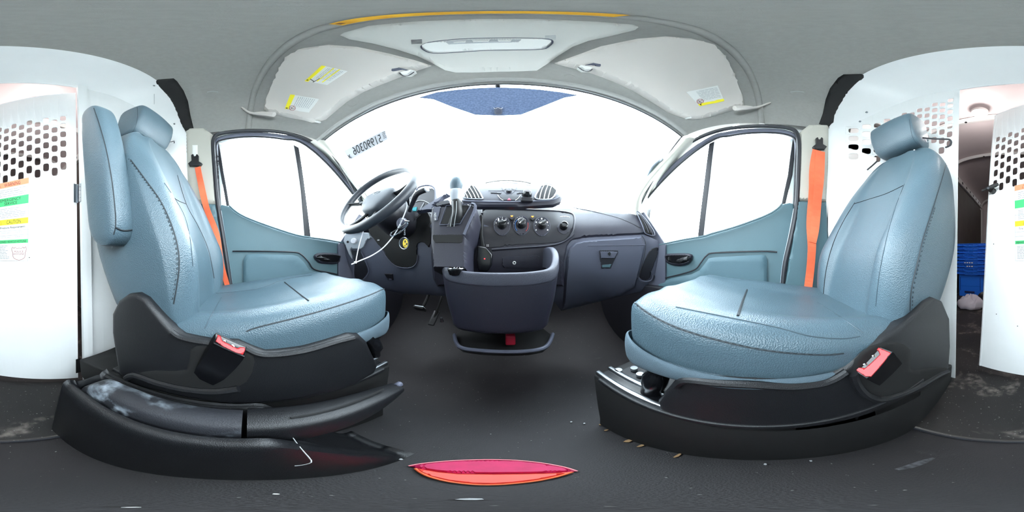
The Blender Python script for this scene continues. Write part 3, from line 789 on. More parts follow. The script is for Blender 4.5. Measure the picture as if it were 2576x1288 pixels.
# moulded ledge and pocket around each buckle
SPR, SPL = PX(.196), PX(-.268)
mkobj('buckle_pocket', *patch(SPR, smooth2d([(2150,905),(2190,870),(2250,860),(2290,880),(2290,930),(2335,925),(2380,925),(2385,945),(2300,990),(2230,1005),(2180,985),(2150,950)],2), off=.003, edge=5, g=9), M_blk_matte, shr)
mkobj('shield_ledge', *tube([P(a,b,x=.192) for a,b in ((2145,940),(2160,975),(2190,1000),(2230,1003),(2300,978),(2360,945),(2385,935))], .008, 8, 5), M_blk, shr)
mkobj('shield_ledge', *tube([P(a,b,x=.194) for a,b in ((1700,972),(1725,957),(1800,963),(1900,968),(2000,973),(2080,962),(2130,935))], .007, 8, 5), M_blk, shr)
mkobj('buckle_pocket', *patch(SPL, smooth2d([(345,940),(400,932),(470,930),(480,880),(520,868),(620,880),(640,910),(620,960),(560,985),(470,985),(380,968)],2), off=.003, edge=5, g=9), M_blk_matte, shl)
mkobj('shield_ledge', *tube([P(a,b,x=-.262) for a,b in ((318,952),(340,945),(400,965),(470,980),(540,985),(600,978))], .009, 8, 5), M_blk, shl)
mkobj('shield_ledge', *tube([P(a,b,x=-.266) for a,b in ((432,835),(459,851),(534,864),(599,868),(660,893),(762,884),(841,862),(890,850))], .006, 8, 5), M_blk, shl)
# pedestals, rails
def pedestal(parent, x0, x1, s):
    poly = [(.300,.0),(.300,.05),(.325,.262),(.30,.268),(-.30,.24),(-.47,.20),(-.46,.12),(-.25,.0)]
    mkobj('pedestal', *prism([Vector((x0, a, b)) for a, b in poly], (x1-x0,0,0), .006), M_blk_matte, parent)
    mkobj('pedestal_flange', *box(((x0+x1)/2, .0, .262),(abs(x1-x0)+.01,.60,.012), bev=.004), M_blk, parent)
    for k in (.0, .035, .34, .375):
        mkobj('slide_rail', *box((x0+s*(k+.008), .05, .273),(.012,.54,.014), bev=.004), M_steel, parent)
    mkobj('slide_bed', *box((x0+s*.025, .20, .268),(.03,.22,.01)), M_blk_gloss, parent)
pedestal(seatR, .196, .61, 1); pedestal(seatL, -.275, -.69, -1)
mb = MB(); mb.add(*tube([P(1655,925,x=.245), P(1648,955,x=.24), P(1640,985,x=.235)], [.02,.026,.022], 12, 4)); mb.build('height_link', M_blk_gloss, seatR)
for q in ((1556,935),(1595,930),(1610,945)): mkobj('rail_bolt', *cyl(P(*q, z=.272), (0,0,1), .009, .008, 12), M_steel, seatR)
mb = MB(); mb.add(*tube([P(925,850,x=-.285), P(942,870,x=-.285), P(945,895,x=-.285)], [.014,.02,.012], 10, 4)); mb.build('height_lever', M_blk_gloss, seatL)
# folded-up armrest on the driver's seat
rings = []
for t, k in ((0,.35),(.03,.72),(.09,.95),(.2,1),(.4,1.0),(.6,1),(.8,.97),(.92,.88),(.98,.66),(1,.35)):
    z = .625+.51*t; yf = -.232-.072*t; w = .082*(1-.15*t); dep = .115*(1-.25*t*t)
    cy = yf-dep/2; cx = -.222-w/2; r = []
    for i in range(16):
        a = 2*pi*i/16; ca, sa = cos(a), sin(a); e = .55
        r.append(Vector((cx+w/2*(.6+.4*k)*math.copysign(abs(ca)**e, ca), cy+dep/2*k*math.copysign(abs(sa)**e, sa), z)))
    rings.append(r)
arm = mkobj('armrest', *loft(rings, 3, 2), M_leather, seatL)
SA = Surf(arm)
seam(SA, [(236,272),(252,320),(268,380),(281,450),(289,520),(291,565),(286,590)], arm, r=.0013)
mkobj('armrest_band', *line_on(SA, [(290,572),(310,580),(345,577)], .0022, .0, 4), M_seam, arm)
# buckles
def buckle(name, quad, d, tail, parent_label, red, clips):
    q = [P(a, b, d=d) for a, b in quad]; c = sum(q, Vector())/4; ax = tail-c
    root = thing(name, c+ax, parent_label, 'seat belt buckle', 'seat belt buckles beside the seats')
    n = (q[1]-q[0]).cross(q[3]-q[0]).normalized()
    mb = MB(); bm = [c+(p-c)*1.0+ax for p in q]
    R = [[c+(p-c)*k+ax*t for p in q] for k, t in ((1.0,0),(1.04,.05),(1.05,.3),(1.0,.7),(.8,1.0))]
    v = [p for r in R for p in r]; f = gridfaces(len(R), 4, True)+[(3,2,1,0),(16,17,18,19)]
    b2 = bmesh.new(); vs = [b2.verts.new(p) for p in v]
    for k in f: b2.faces.new([vs[i] for i in k])
    bmesh.ops.bevel(b2, geom=[e for e in b2.edges if e.calc_face_angle(0) > .8], offset=.003, segments=3, affect='EDGES', clamp_overlap=True)
    b2.verts.index_update(); v = [p.co.copy() for p in b2.verts]; f = [[k.index for k in fc.verts] for fc in b2.faces]; b2.free()
    mkobj('housing', v, f, M_blk_gloss, root)
    pln = Plane(c - n*(0.0005 if n.dot(c-CAM) > 0 else -0.0005), n)
    mkobj('release_button', *patch(pln, red, off=.0035, edge=2.0, g=5), M_red, root)
    for k in clips: mkobj('latch_clip', *line_on(pln, k, .0012, .003, 2), M_chrome, root)
    mkobj('face_rim', *line_on(pln, quad, .0012, .001, 1, closed=True), M_blk, root)
    return root
buckle('belt_buckle', [(2206,870),(2244,885),(2180,951),(2146,930)], .307, P(2258,958, x=.225), 'black buckle with a coral red C-shaped button beside the passenger seat cushion',
       [(2208,873),(2243,888),(2213,925),(2192,948),(2178,948),(2150,930),(2160,923),(2176,926),(2192,912),(2213,892),(2210,884),(2203,880)], [[(2194,896),(2199,893),(2202,898)],[(2172,917),(2178,914),(2182,919)]])
buckle('belt_buckle', [(543,838),(619,872),(615,897),(538,863)], .294, P(512,950, x=-.268), 'black buckle with a coral red button and scuffed sides beside the driver seat cushion',
       [(548,841),(555,845),(559,857),(590,873),(597,876),(605,873),(616,874),(617,880),(611,893),(590,887),(560,872),(542,859)], [[(563,857),(567,857),(568,861)],[(583,868),(587,868),(589,872)]])
# ================================================================ DOORS AND PILLARS
def door(name, s, px_seal, px_inner, glassq, divider, rearbar, belt, insert, groove, hand, handp, mirror):
    x = XL if s < 0 else XR
    xi = x+(-s)*.008
    root = thing(name, (x, .2, .05), kind='structure')
    belt3 = [P(a, b, x=x) for a, b in belt]
    lowy = [(belt3[-1].y+.02, .42), (belt3[-1].y-.02, .06), (belt3[0].y-.015, .06)]
    poly = belt3+[Vector((x, a, b)) for a, b in lowy]
    mkobj('door_card', *prism(poly, (s*.05,0,0), .014), M_door, root)
    SP = PX(xi)
    card = mkobj('door_insert', *patch(SP, insert, off=.010, edge=8, g=12), M_door2, root)
    mkobj('panel_groove', *line_on(SP, groove, .0035, .002, 5), M_dash_darker, root)
    mkobj('belt_edge', *line_on(SP, belt[2:], .0045, .004, 3), M_door, root)
    hb = mkobj('handle_bezel', *patch(SP, hand, off=.010, edge=4, g=6, sm=2), M_dash_dark, root)
    hx = [(a*.88+b*.12) for a, b in zip([p[0] for p in hand], [sum(p[0] for p in hand)/len(hand)]*len(hand))]
    hy = [(a*.78+b*.22) for a, b in zip([p[1] for p in hand], [sum(p[1] for p in hand)/len(hand)]*len(hand))]
    mkobj('handle_well', *patch(SP, list(zip(hx, hy)), off=.0125, edge=2, g=6, sm=2), M_blk_gloss, hb)
    mkobj('pull_lever', *patch(SP, handp, off=.024, edge=5, g=5, sm=2), M_blk, hb)
    # window frame: outer body seal, pale channel, inner seal
    mkobj('door_seal', *tube([P(a, b, x=xi) for a, b in px_seal], .0115, 8, 5, flat=1.0), M_rubber, root)
    mkobj('frame_channel', *tube([P(a, b, x=x+s*.012) for a, b in px_inner], .013, 8, 5), M_dash_grey, root)
    mkobj('inner_seal', *tube([P(a+dx, b+dy, x=x+s*.006) for (a, b), (dx, dy) in zip(px_inner, INN[s])], .0065, 6, 5), M_rubber, root)
    mkobj('window_divider', *prism([P(a, b, x=x+s*.02) for a, b in divider], (s*.018,0,0), .003), M_rubber, root)
    mkobj('window_channel', *prism([P(a, b, x=x+s*.02) for a, b in rearbar], (s*.012,0,0), .003), M_rubber, root)
    g3 = [P(a, b, x=x+s*.03) for a, b in glassq]
    mkobj('window_glass', *prism(g3, (s*.004,0,0)), M_glass, root)
    return root, SP
INN = {-1: [(4,0),(3,3),(0,5),(0,6),(-2,6),(-4,6),(-5,4),(-5,3)], 1: [(-4,0),(-3,3),(0,5),(0,6),(2,6),(4,6),(5,4),(5,3)]}
d1, SL = door('door_1', -1,
    [(580,722),(572,668),(560,590),(548,515),(541,440),(536,375),(538,349),(552,337),(600,330),(660,329),(715,334),(765,348),(812,376),(850,412),(878,448),(897,480),(915,520)],
    [(549,520),(543,400),(545,357),(570,344),(640,338),(715,344),(775,362),(893,486)],
    [(548,522),(541,440),(541,357),(560,345),(640,336),(740,345),(800,376),(860,432),(900,500),(908,560),(870,612),(760,598),(640,560)],
    [(739,364),(752,371),(768,480),(782,597),(766,594),(757,480)],
    [(540,357),(549,352),(562,430),(577,517),(569,517),(555,440)],
    [(548,517),(560,514),(577,518),(590,530),(610,543),(640,556),(690,574),(740,590),(775,597),(820,603),(872,613),(905,620)],
    [(612,655),(620,641),(640,639),(735,641),(750,645),(765,660),(778,678),(800,688),(850,695),(890,705),(890,760),(612,760)],
    [(585,632),(640,632),(735,634),(757,640),(775,658),(790,677),(830,686),(880,697)],
    [(789,646),(798,637),(830,636),(856,640),(857,650),(850,663),(820,664),(800,660)],
    [(792,648),(802,641),(812,645),(828,650),(830,657),(812,656),(798,654)], None)
d2, SR = door('door_2', 1,
    [(1970,712),(1976,660),(1992,590),(2004,520),(2008,440),(2010,370),(2006,340),(1992,325),(1950,318),(1890,318),(1830,324),(1785,336),(1735,360),(1695,392),(1655,432),(1622,475),(1607,520)],
    [(2002,520),(2005,400),(2002,350),(1975,332),(1905,328),(1832,336),(1775,356),(1620,500)],
    [(2000,520),(2008,440),(2008,352),(1985,330),(1900,322),(1800,334),(1740,362),(1680,412),(1625,482),(1612,560),(1655,613),(1770,595),(1890,555)],
    [(1784,361),(1797,355),(1786,450),(1769,594),(1755,596),(1770,470)],
    [(1996,340),(2005,348),(1994,440),(1977,511),(1966,513),(1982,440)],
    [(2000,512),(1985,509),(1967,513),(1955,526),(1930,541),(1890,557),(1840,574),(1790,588),(1768,595),(1720,603),(1668,614),(1650,618)],
    [(1930,655),(1926,643),(1915,641),(1800,647),(1783,650),(1772,665),(1760,680),(1740,690),(1690,700),(1655,712),(1650,760),(1930,760)],
    [(1955,634),(1915,632),(1800,636),(1778,643),(1764,660),(1750,677),(1720,688),(1670,700)],
    [(1743,645),(1735,638),(1705,637),(1676,639),(1672,648),(1680,663),(1710,669),(1735,662)],
    [(1741,650),(1733,642),(1722,646),(1704,652),(1702,660),(1715,662),(1733,658)], None)
# lock switch on the passenger handle bezel, handwriting by the driver's seal
mkobj('lock_switch', *patch(SR, [(1682,646),(1690,645),(1693,658),(1686,660)], off=.022, edge=2, g=4), M_blk, d2)
for k, (ch, yy) in enumerate((('2',497),('2',480),('5',462),('1',446),('8',434),('3',424),('0',414),('J',404),('4',394))):
    mkobj('handwriting', *text_on(PX(XL+.004-.0), ch, (543.5, yy-4), (543.5, yy+4), (551, yy-4), off=.004), M_ink, d1)
for s, root, q in ((-1, d1, [(1, 1)]), (1, d2, [(1, 1)])):
    x = XL if s < 0 else XR
    mkobj('door_shut_edge', *tube([P(a, b, x=x-s*.004) for a, b in (((585,722),(577,668),(565,590),(556,530)) if s < 0 else ((1964,712),(1970,660),(1985,590),(1997,525)))], .0025, 6, 4), M_white_pl, root)
# B pillars
for s, nm, up, lo in ((-1,'trim_11',[(468,330),(478,323),(512,323),(536,340),(541,400),(546,514),(475,512),(470,420)],[(474,512),(546,514),(558,580),(578,715),(585,760),(480,760),(470,600)]),
                      (1,'trim_12',[(2084,322),(2080,315),(2035,315),(2010,335),(2008,400),(2003,506),(2078,508),(2083,420)],[(2078,508),(2003,506),(1990,600),(1970,715),(1960,760),(2080,760),(2084,600)])):
    x = (XL if s < 0 else XR)
    t = thing(nm, (x, -.25, .3), kind='structure')
    mkobj('upper_trim', *patch(PX(x), up, off=.016, base=-.004, edge=7, g=8), M_pillar, t)
    mkobj('lower_trim', *patch(PX(x), lo, off=.020, base=-.004, edge=7, g=10), M_door, t)
    if s < 0: mkobj('height_slot', *patch(PX(x+.016), [(484,365),(497,365),(497,402),(484,402)], off=.002, edge=1, g=6), M_paper, t)
    # gap between pillar trim and partition
    mkobj('dark_gap', *tube([P(a, b, x=x-s*.0) for a, b in (((466,332),(469,420),(471,520),(474,620)) if s < 0 else ((2086,322),(2085,420),(2083,520),(2080,620)))], .005, 6, 3), M_blk_matte, t)
# belts
def belt(name, label, x, anchor, strapA, strapB, wid):
    root = thing(name, P(strapA[-1][0], strapA[-1][1], x=x), label, 'seat belt', 'orange shoulder belts on the door pillars')
    c = P(*anchor, x=x); mb = MB(); s = 1 if x < 0 else -1
    mb.add(*prism([P(anchor[0]+a, anchor[1]+b, x=x) for a, b in ((-17,4),(-13,10),(13,11),(19,4),(9,-2),(9,-16),(5,-20),(2,-14),(-2,-14),(-4,-20),(-9,-17),(-8,-3))], (s*.016,0,0), .004))
    mb.build('belt_guide', M_blk, root)
    for k, st in enumerate((strapA, strapB)):
        if not st: continue
        pts = [P(a, b, x=x+s*(.020+.006*k)) for a, b in st]; L = []; Rr = []
        pp = spline(pts, 5)
        for i, p in enumerate(pp):
            t = (pp[min(i+1,len(pp)-1)]-pp[max(i-1,0)]).normalized(); w = Vector((0,1,0)).cross(t).cross(t).normalized() if False else t.cross(Vector((1,0,0))).normalized()
            tw = wid*.5*(1-.35*max(0, i/len(pp)-.35)); L.append(p-w*tw+Vector((.006*sin(i*.5),0,0))); Rr.append(p+w*tw)
        v = L+Rr; n = len(pp); f = [(i, i+1, n+i+1, n+i) for i in range(n-1)]
        o = mkobj('webbing', v, f, M_orange, root, smooth=False); md = o.modifiers.new('t','SOLIDIFY'); md.thickness = .0016
belt('shoulder_belt', 'orange seat belt hanging from the pillar behind the driver door', XL+.018, (492,410), [(497,420),(503,450),(511,490),(522,530),(545,590),(556,660),(572,718)], None, .030)
belt('shoulder_belt', 'orange twisted seat belt hanging from the pillar behind the passenger door', XR-.018, (2059,368), [(2056,378),(2048,430),(2045,490),(2041,560),(2042,620),(2037,690),(2033,728)], [(2064,380),(2062,440),(2056,500),(2051,570),(2044,610)], .044)
for (px, py, x, nm) in ((1992,724,XR-.10,'passenger'),): pass
tg = mkobj('belt_tongue', *tube([P(1978,718,x=.66), P(1990,722,x=.655), P(2004,728,x=.65)], .008, 6, 3, flat=.4), M_orange); tag(tg, 'orange belt end poking up behind the passenger seat cushion by the door', 'seat belt')
# grab handle on passenger A pillar
gh = thing('grab_handle', P(1648,428,y=.55), 'white grab handle on the pillar between windshield and passenger door', 'handle')
a, b = P(1660,402,x=.664), P(1627,447,x=.662)
mkobj('grip', *tube([a, a.lerp(b,.5)+Vector((-.012,0,.004)), b], .010, 10, 5), M_white_pl, gh)
mkobj('mount', *cyl(a+Vector((.02,0,0)), (-1,0,0), .017, .026, 16, bev=.004), M_white_pl, gh); mkobj('mount', *cyl(b+Vector((.02,0,0)), (-1,0,0), .017, .026, 16, bev=.004), M_white_pl, gh)
# door mirrors outside
def mirror(name, label, c, s, sz):
    r = thing(name, c, label, 'mirror', 'exterior door mirrors')
    mb = MB(); ring = []
    for k, t in ((.4,0),(.85,.012),(1,.04),(.95,.09),(.6,.13)):
        ring.append([Vector(c)+Vector((cos(2*pi*i/16)*sz[0]*k*(.9 if 1 else 1), t, sin(2*pi*i/16)*sz[1]*k)) for i in range(16)])
    mkobj('shell', *loft(ring, 2, 1), M_blk, r)
    mkobj('mirror_glass', *prism([Vector(c)+Vector((cos(2*pi*i/20)*sz[0]*.8, -.002, sin(2*pi*i/20)*sz[1]*.85)) for i in range(20)], (0,-.003,0)), M_mirrorglass, r)
    mkobj('arm', *tube([Vector(c)+Vector((0,.06,-.02)), Vector(c)+Vector((-s*.09,.07,-.06)), Vector(c)+Vector((-s*.20,.07,-.08))], .016, 8, 3), M_blk, r)
mirror('door_mirror', 'black outside mirror seen through the driver window past the steering wheel', P(853,587,x=-1.05), -1, (.085,.10))
mirror('door_mirror', 'black outside mirror seen through the corner of the passenger window', P(1642,548,x=.98), 1, (.045,.09))
# ================================================================ DASHBOARD
CP = [(-.80,.49),(-.70,.56),(-.58,.62),(-.42,.66),(-.2,.69),(0,.70),(.2,.695),(.38,.67),(.52,.62),(.64,.56),(.74,.49)]
def curtain(dy):
    rows = []
    for z in (.20,.30,.36,.42,.50,.58,.66,.72,.78,.86,.95,1.05):
        rows.append([Vector((x, y+dy(z), z)) for x, y in CP])
    v, f = net(rows, 2, 3); return Surf(verts=v, faces=f), rows
def dl(z): return interp([(.2,.22),(.36,.10),(.46,.03),(.62,0.0),(.75,.0),(1.1,.05)], z)
def du(z): return interp([(.2,.06),(.60,.0),(.72,.01),(.80,.06),(.90,.15),(1.05,.28)], z)
dashL, _ = curtain(dl); dashU, _ = curtain(du)
def dpod(z): return interp([(.2,-.03),(.80,-.03),(.86,.0),(.95,.06),(1.05,.15)], z)
dashP, _ = curtain(dpod)
dash = thing('dashboard', (XC, .8, .4), 'dark grey van dashboard with light grey lower panels under the windshield', 'dashboard')
low = mkobj('lower_panel', *patch(dashL, [(866,612),(900,598),(960,596),(1090,560),(1200,560),(1440,600),(1490,596),(1620,590),(1668,611),(1662,640),(1645,700),(1612,733),(1560,745),(1480,765),(1412,782),(1395,760),(1250,760),(1090,742),(1010,738),(940,722),(905,713),(888,690),(868,640)], off=.006, base=-.01, edge=5, g=14), M_dash_grey, dash)
pad = mkobj('upper_pad', *patch(dashU, [(1084,640),(1084,540),(1070,530),(1040,545),(1030,520),(1036,480),(1075,467),(1105,475),(1135,495),(1160,513),(1200,516),(1300,518),(1405,519),(1450,523),(1520,529),(1575,536),(1598,541),(1612,556),(1630,578),(1637,592),(1600,595),(1500,599),(1445,606),(1428,622),(1418,660),(1418,720),(1100,720),(1090,700)], off=.016, base=-.01, edge=7, g=12), M_dash_dark, dash)
# top of the dash running back to the glass
tl = [(880,585),(930,560),(985,520),(1035,483),(1075,469),(1105,477),(1135,497),(1160,514),(1200,517),(1300,519),(1405,520),(1450,524),(1520,530),(1575,537),(1598,542),(1614,560),(1634,585)]
r0 = [dashU.hit(*q)[0]+Vector((0,.008,-.006)) for q in tl]
r1 = [p+Vector((0,.10,.006)) for p in r0]; r2 = [Vector((p.x*1.0, .92-.25*(abs(p.x-XC)/.75)**2, .79)) for p in r0]; r3 = [Vector((p.x*1.02, 1.09-.30*(abs(p.x-XC)/.75)**2, .72)) for p in r0]
mkobj('dash_top', *shell([r0, r1, r2, r3], .01, n=(0,0,-.012), sr=3, sc=2), M_dash_dark, dash)
mkobj('pad_seam', *line_on(dashU, [(1400,519),(1440,528),(1500,540),(1560,556),(1610,578)], .0012, .016, 5), M_blk_matte, dash)
# end caps down to the doors
for s, x in ((-1, XL+.0), (1, XR)):
    q = [(.47,.30),(.47,.66),(.50,.70),(.62,.86),(.80,.80),(1.05,.72),(1.05,.10)]
    mkobj('end_cap', *prism([Vector((x+s*.006, a, b)) for a, b in q], (-s*.02,0,0), .004), M_dash_grey, dash)
for s, x in ((-1, XL), (1, XR)):
    mkobj('kick_panel', *box((x-s*.02, .74, .22),(.05,.66,.44), bev=.01), M_dash_darker, dash)
# glove box
gb = mkobj('glove_box_door', *patch(dashL, [(1413,779),(1418,700),(1424,645),(1430,622),(1446,608),(1480,602),(1550,598),(1613,594),(1623,617),(1616,650),(1606,690),(1598,722),(1560,742),(1480,762)], off=.018, edge=6, g=10), M_dash_grey, dash)
mkobj('crease', *line_on(dashL, [(1475,618),(1550,617),(1622,616)], .0015, .0185, 4), M_dash_grey, gb)
mkobj('latch_recess', *patch(dashL, [(1502,627),(1557,628),(1544,655),(1535,675),(1510,675),(1505,650)], off=.021, edge=2, g=6), M_dash_darker, gb)
mkobj('latch_lever', *patch(dashL, [(1505,630),(1554,631),(1544,650),(1508,650)], off=.027, edge=3, g=5), M_dash_grey, gb)
mkobj('latch_scoop', *patch(dashL, [(1508,662),(1540,660),(1533,673),(1511,673)], off=.023, edge=3, g=5), M_door, gb)
mkobj('key_lock', *patch(dashL, smooth2d([(1524,637),(1529,632),(1534,636),(1530,643)],3), off=.029, edge=1, g=3), M_blk, gb)
# right end pocket + vent
pk = mkobj('corner_pocket', *patch(dashL, smooth2d([(1630,632),(1643,622),(1657,623),(1652,650),(1640,680),(1636,698),(1622,706),(1609,700),(1605,694),(1615,665)],2), off=.010, edge=3, g=6), M_dash_darker, dash)
mkobj('pocket_lip', *line_on(dashL, [(1603,694),(1612,704),(1626,706),(1638,702),(1642,690)], .005, .012, 5), M_dash_grey, pk)
mkobj('corner_joint', *line_on(dashL, [(1611,593),(1622,615),(1615,655),(1603,696)], .0014, .018, 5), M_blk_matte, dash)
def vent(surf, poly, slats, off, parent, m=M_dash_dark, rim=M_dash_grey):
    v = mkobj('air_vent', *patch(surf, poly, off=off, edge=2, g=7), M_blk_matte, parent)
    mkobj('vent_rim', *line_on(surf, poly, .003, off+.001, 4, closed=True), rim, v)
    for s in slats: mkobj('slat', *line_on(surf, s, .0024, off+.003, 3, sides=6, flat=.5), m, v)
    return v
vent(dashU, [(1600,541),(1612,548),(1632,572),(1644,594),(1622,591),(1614,575)], [[(1608,549),(1622,566),(1634,588)],[(1605,547),(1618,566),(1628,588)],[(1612,552),(1628,572),(1638,590)]], .022, dash)
# ---- climate panel
cl = mkobj('climate_panel', *patch(dashU, smooth2d([(1213,540),(1224,531),(1300,533),(1380,536),(1428,541),(1443,552),(1440,580),(1425,603),(1395,614),(1300,619),(1222,627),(1213,600)],2), off=.019, edge=3, g=9), M_dash_darker, dash)
mkobj('recess_rim', *line_on(dashU, [(1213,545),(1222,532),(1300,534),(1380,537),(1428,542),(1443,553),(1440,580),(1425,603),(1395,616)], .005, .018, 5), M_dash_dark, cl)
mkobj('ledge', *line_on(dashU, [(1238,629),(1300,625),(1370,620),(1410,612),(1440,592)], .005, .020, 5), M_dash_dark, cl)
def circ(cx, cy, r, n=20, ry=None, a0=0, a1=2*pi): return [(cx+r*cos(a0+(a1-a0)*k/n), cy+(ry or r)*sin(a0+(a1-a0)*k/n)) for k in range(n if a1-a0 > 6.2 else n+1)]
for (cx, cy, ang, marks) in ((1263,574,-.35,'01234'),(1311,573,2.3,''),(1361,575,2.6,'')):
    d = mkobj('dial_face', *patch(dashU, circ(cx, cy, 21), off=.021, edge=1.5, g=7), M_dash_dark, cl)
    mkobj('dial_rim', *line_on(dashU, circ(cx, cy, 20), .0012, .022, 1, closed=True), M_dash_grey, d)
    p, n = dashU.hit(cx, cy); mkobj('control_knob', *cyl(p+n*.02, n, .020, .022, 28, r2=.016, bev=.003), M_blk, d)
    rr = Vector((1,0,0)); up = n.cross(rr).normalized(); rr = up.cross(n).normalized(); up = -up if up.z < 0 else up
    dr = rr*cos(ang)-up*sin(ang)
    mkobj('knob_grip', *tube([p+n*.043-dr*.017, p+n*.044, p+n*.043+dr*.017], .0055, 8, 2), M_blk, d)
    mkobj('pointer_mark', *tube([p+n*.049+dr*.006, p+n*.048+dr*.016], .0014, 5), M_paper, d)
    for k, ch in enumerate(marks):
        a = pi+.35+k*.62; qx, qy = cx+15.5*cos(a), cy+15.5*sin(a); mkobj('numeral', *text_on(dashU, ch, (qx-1.6,qy+2.6), (qx+1.6,qy+2.6), (qx-1.6,qy-2.6), off=.0225), M_paper, d)
    if cx == 1311:
        mkobj('cold_arc', *line_on(dashU, circ(cx, cy, 16, 8, a0=pi*.75, a1=pi*1.25), .0013, .023, 1), mat('blue_arc', rgb(60,120,190), .5), d)
        mkobj('warm_arc', *line_on(dashU, circ(cx, cy, 16, 8, a0=-pi*.1, a1=pi*.28), .0013, .023, 1), mat('red_arc', rgb(180,60,60), .5), d)
        mkobj('pale_arc', *line_on(dashU, circ(cx, cy-1, 13.5, 8, a0=pi*1.25, a1=pi*1.75), .002, .024, 1), M_paper, d)
    if cx == 1361:
        for k in range(9):
            a = pi*.85+k*pi*1.3/8; qx, qy = cx+16*cos(a), cy+16*sin(a)
            mkobj('vent_symbol' if k % 2 == 0 else 'tick', *patch(dashU, circ(qx, qy, 1.9 if k % 2 == 0 else .8, 6), off=.0225, edge=0, g=3), M_paper, d)
    else:
        for k in range(6):
            a = pi*1.05+k*.3; qx, qy = cx+(19)*cos(a), cy+(19)*sin(a)
            mkobj('tick', *patch(dashU, circ(qx, qy, .6, 5), off=.0222, edge=0, g=3), M_paper, d)
for cx, cy in ((1287,556),(1338,557)):
    b = mkobj('indicator_button', *patch(dashU, circ(cx, cy, 7.5, 14), off=.025, edge=2, g=4), M_blk, cl)
    mkobj('amber_light', *patch(dashU, [(cx-4.5,cy-4),(cx+4.5,cy-4),(cx+4,cy+1),(cx-4,cy+1)], off=.0265, edge=1, g=3), M_amber, b)
skt = mkobj('socket_recess', *patch(dashU, circ(1416, 578, 19, 16, ry=17), off=.0205, edge=3, g=6), M_dash_dark, cl)
p, n = dashU.hit(1415, 577); mkobj('power_socket', *lathe(p+n*.018, n, [(0,.019),(.022,.018),(.024,.013),(.02,.012),(.02,0)], 24), M_blk_gloss, skt)
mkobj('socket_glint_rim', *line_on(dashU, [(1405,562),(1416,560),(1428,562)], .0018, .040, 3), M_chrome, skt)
# lower centre plate with ring, black box on a bracket
lp = mkobj('blank_plate', *patch(dashU, [(1262,648),(1272,644),(1350,641),(1357,645),(1352,668),(1345,674),(1262,673)], off=.020, edge=2, g=7), M_dash_dark, dash)
mkobj('key_ring_lock', *line_on(dashU, circ(1293, 659, 3.2, 12), .0022, .023, 1, closed=True), M_paper, lp)
bx = thing('bracket_box', P(1215,680,y=.60), 'black electronic box on a bracket left of the climate dials', 'device')
mkobj('housing', *prism([P(a, b, y=.615) for a, b in ((1200,618),(1222,622),(1238,640),(1236,668),(1226,684),(1203,682),(1198,650))], (0,.05,0), .006), M_blk_gloss, bx)
mkobj('bracket', *prism([P(a, b, y=.635) for a, b in ((1206,542),(1211,538),(1214,545),(1213,590),(1219,620),(1209,622),(1207,590))], (0,.04,0), .002), M_blk, bx)
mkobj('status_light', *box(P(1219,651,y=.611), (.004,.003,.004)), mat('small_red_light', rgb(255,60,70), .4, emit=rgb(255,60,60), estr=1.5), bx)
for dx in (0, 3.4):
    for dy in (0, 3.2): mkobj('white_square', *box(P(1225+dx,616+dy,y=.628), (.0026,.002,.0026)), M_paper, bx)
# ---- top pod with vents
pod = mkobj('vent_pod', *patch(dashP, [(1160,517),(1163,500),(1170,480),(1184,469),(1200,466),(1230,462),(1280,459),(1330,462),(1372,466),(1392,472),(1408,485),(1415,498),(1410,508),(1392,515),(1300,521),(1200,521)], off=.012, base=-.02, edge=9, g=9), M_dash_dark, dash)
mkobj('pod_lip', *line_on(dashP, [(1163,509),(1200,511),(1300,512),(1380,508),(1406,500)], .004, .011, 5), M_dash_grey, pod)
mkobj('top_grille_strip', *line_on(dashP, [(1222,466),(1250,461),(1280,460),(1310,462),(1335,467)], .004, .013, 4), M_headliner, pod)
vent(dashP, [(1170,492),(1184,470),(1192,470),(1202,482),(1213,500),(1211,506),(1167,503)], [[(1187,471),(1197,486),(1206,504)],[(1181,476),(1190,490),(1198,505)],[(1176,483),(1183,495),(1188,505)],[(1171,491),(1176,499),(1178,505)]], .014, pod, M_zip, M_white_pl)
vent(dashP, [(1346,505),(1352,488),(1362,471),(1372,468),(1390,473),(1399,484),(1392,500),(1378,507)], [[(1369,470),(1361,486),(1356,506)],[(1378,471),(1371,488),(1367,506)],[(1387,474),(1381,490),(1377,506)]], .014, pod, M_white_pl, M_white_pl)
bp = mkobj('button_panel', *patch(dashP, [(1252,497),(1262,494),(1300,494),(1309,497),(1297,510),(1265,510)], off=.015, edge=1.5, g=5), M_dash_darker, pod)
mkobj('panel_trim', *line_on(dashP, [(1252,497),(1259,505),(1266,510)], .0014, .016, 2), M_paper, bp); mkobj('panel_trim', *line_on(dashP, [(1309,497),(1303,505),(1296,510)], .0014, .016, 2), M_paper, bp)
mkobj('hazard_triangle', *patch(dashP, [(1280.5,504.5),(1285,509),(1276,509)], off=.017, edge=0, g=3), mat('hazard_red', rgb(220,90,110), .5), bp)
p, n = dashP.hit(1280, 486.5); mkobj('selector_knob', *cyl(p+n*.010, n, .013, .012, 18, r2=.011, bev=.002), M_dash_darker, pod)
for q in ([(1231,489),(1262,490),(1263,494),(1235,492)],[(1297,490),(1315,489),(1318,492),(1299,494)]): mkobj('slot_button', *patch(dashP, q, off=.015, edge=1, g=4), M_blk, pod)
for q in ([(1229,485),(1262,485),(1273,481)],[(1287,481),(1300,485),(1330,486)]): mkobj('trim_line', *line_on(dashP, q, .0012, .014, 3), M_blk, pod)
for q in ([(1262,478),(1269,488),(1276,493)],[(1299,478),(1292,488),(1285,493)]): mkobj('trim_line', *line_on(dashP, q, .0008, .014, 3), M_dash_grey, pod)
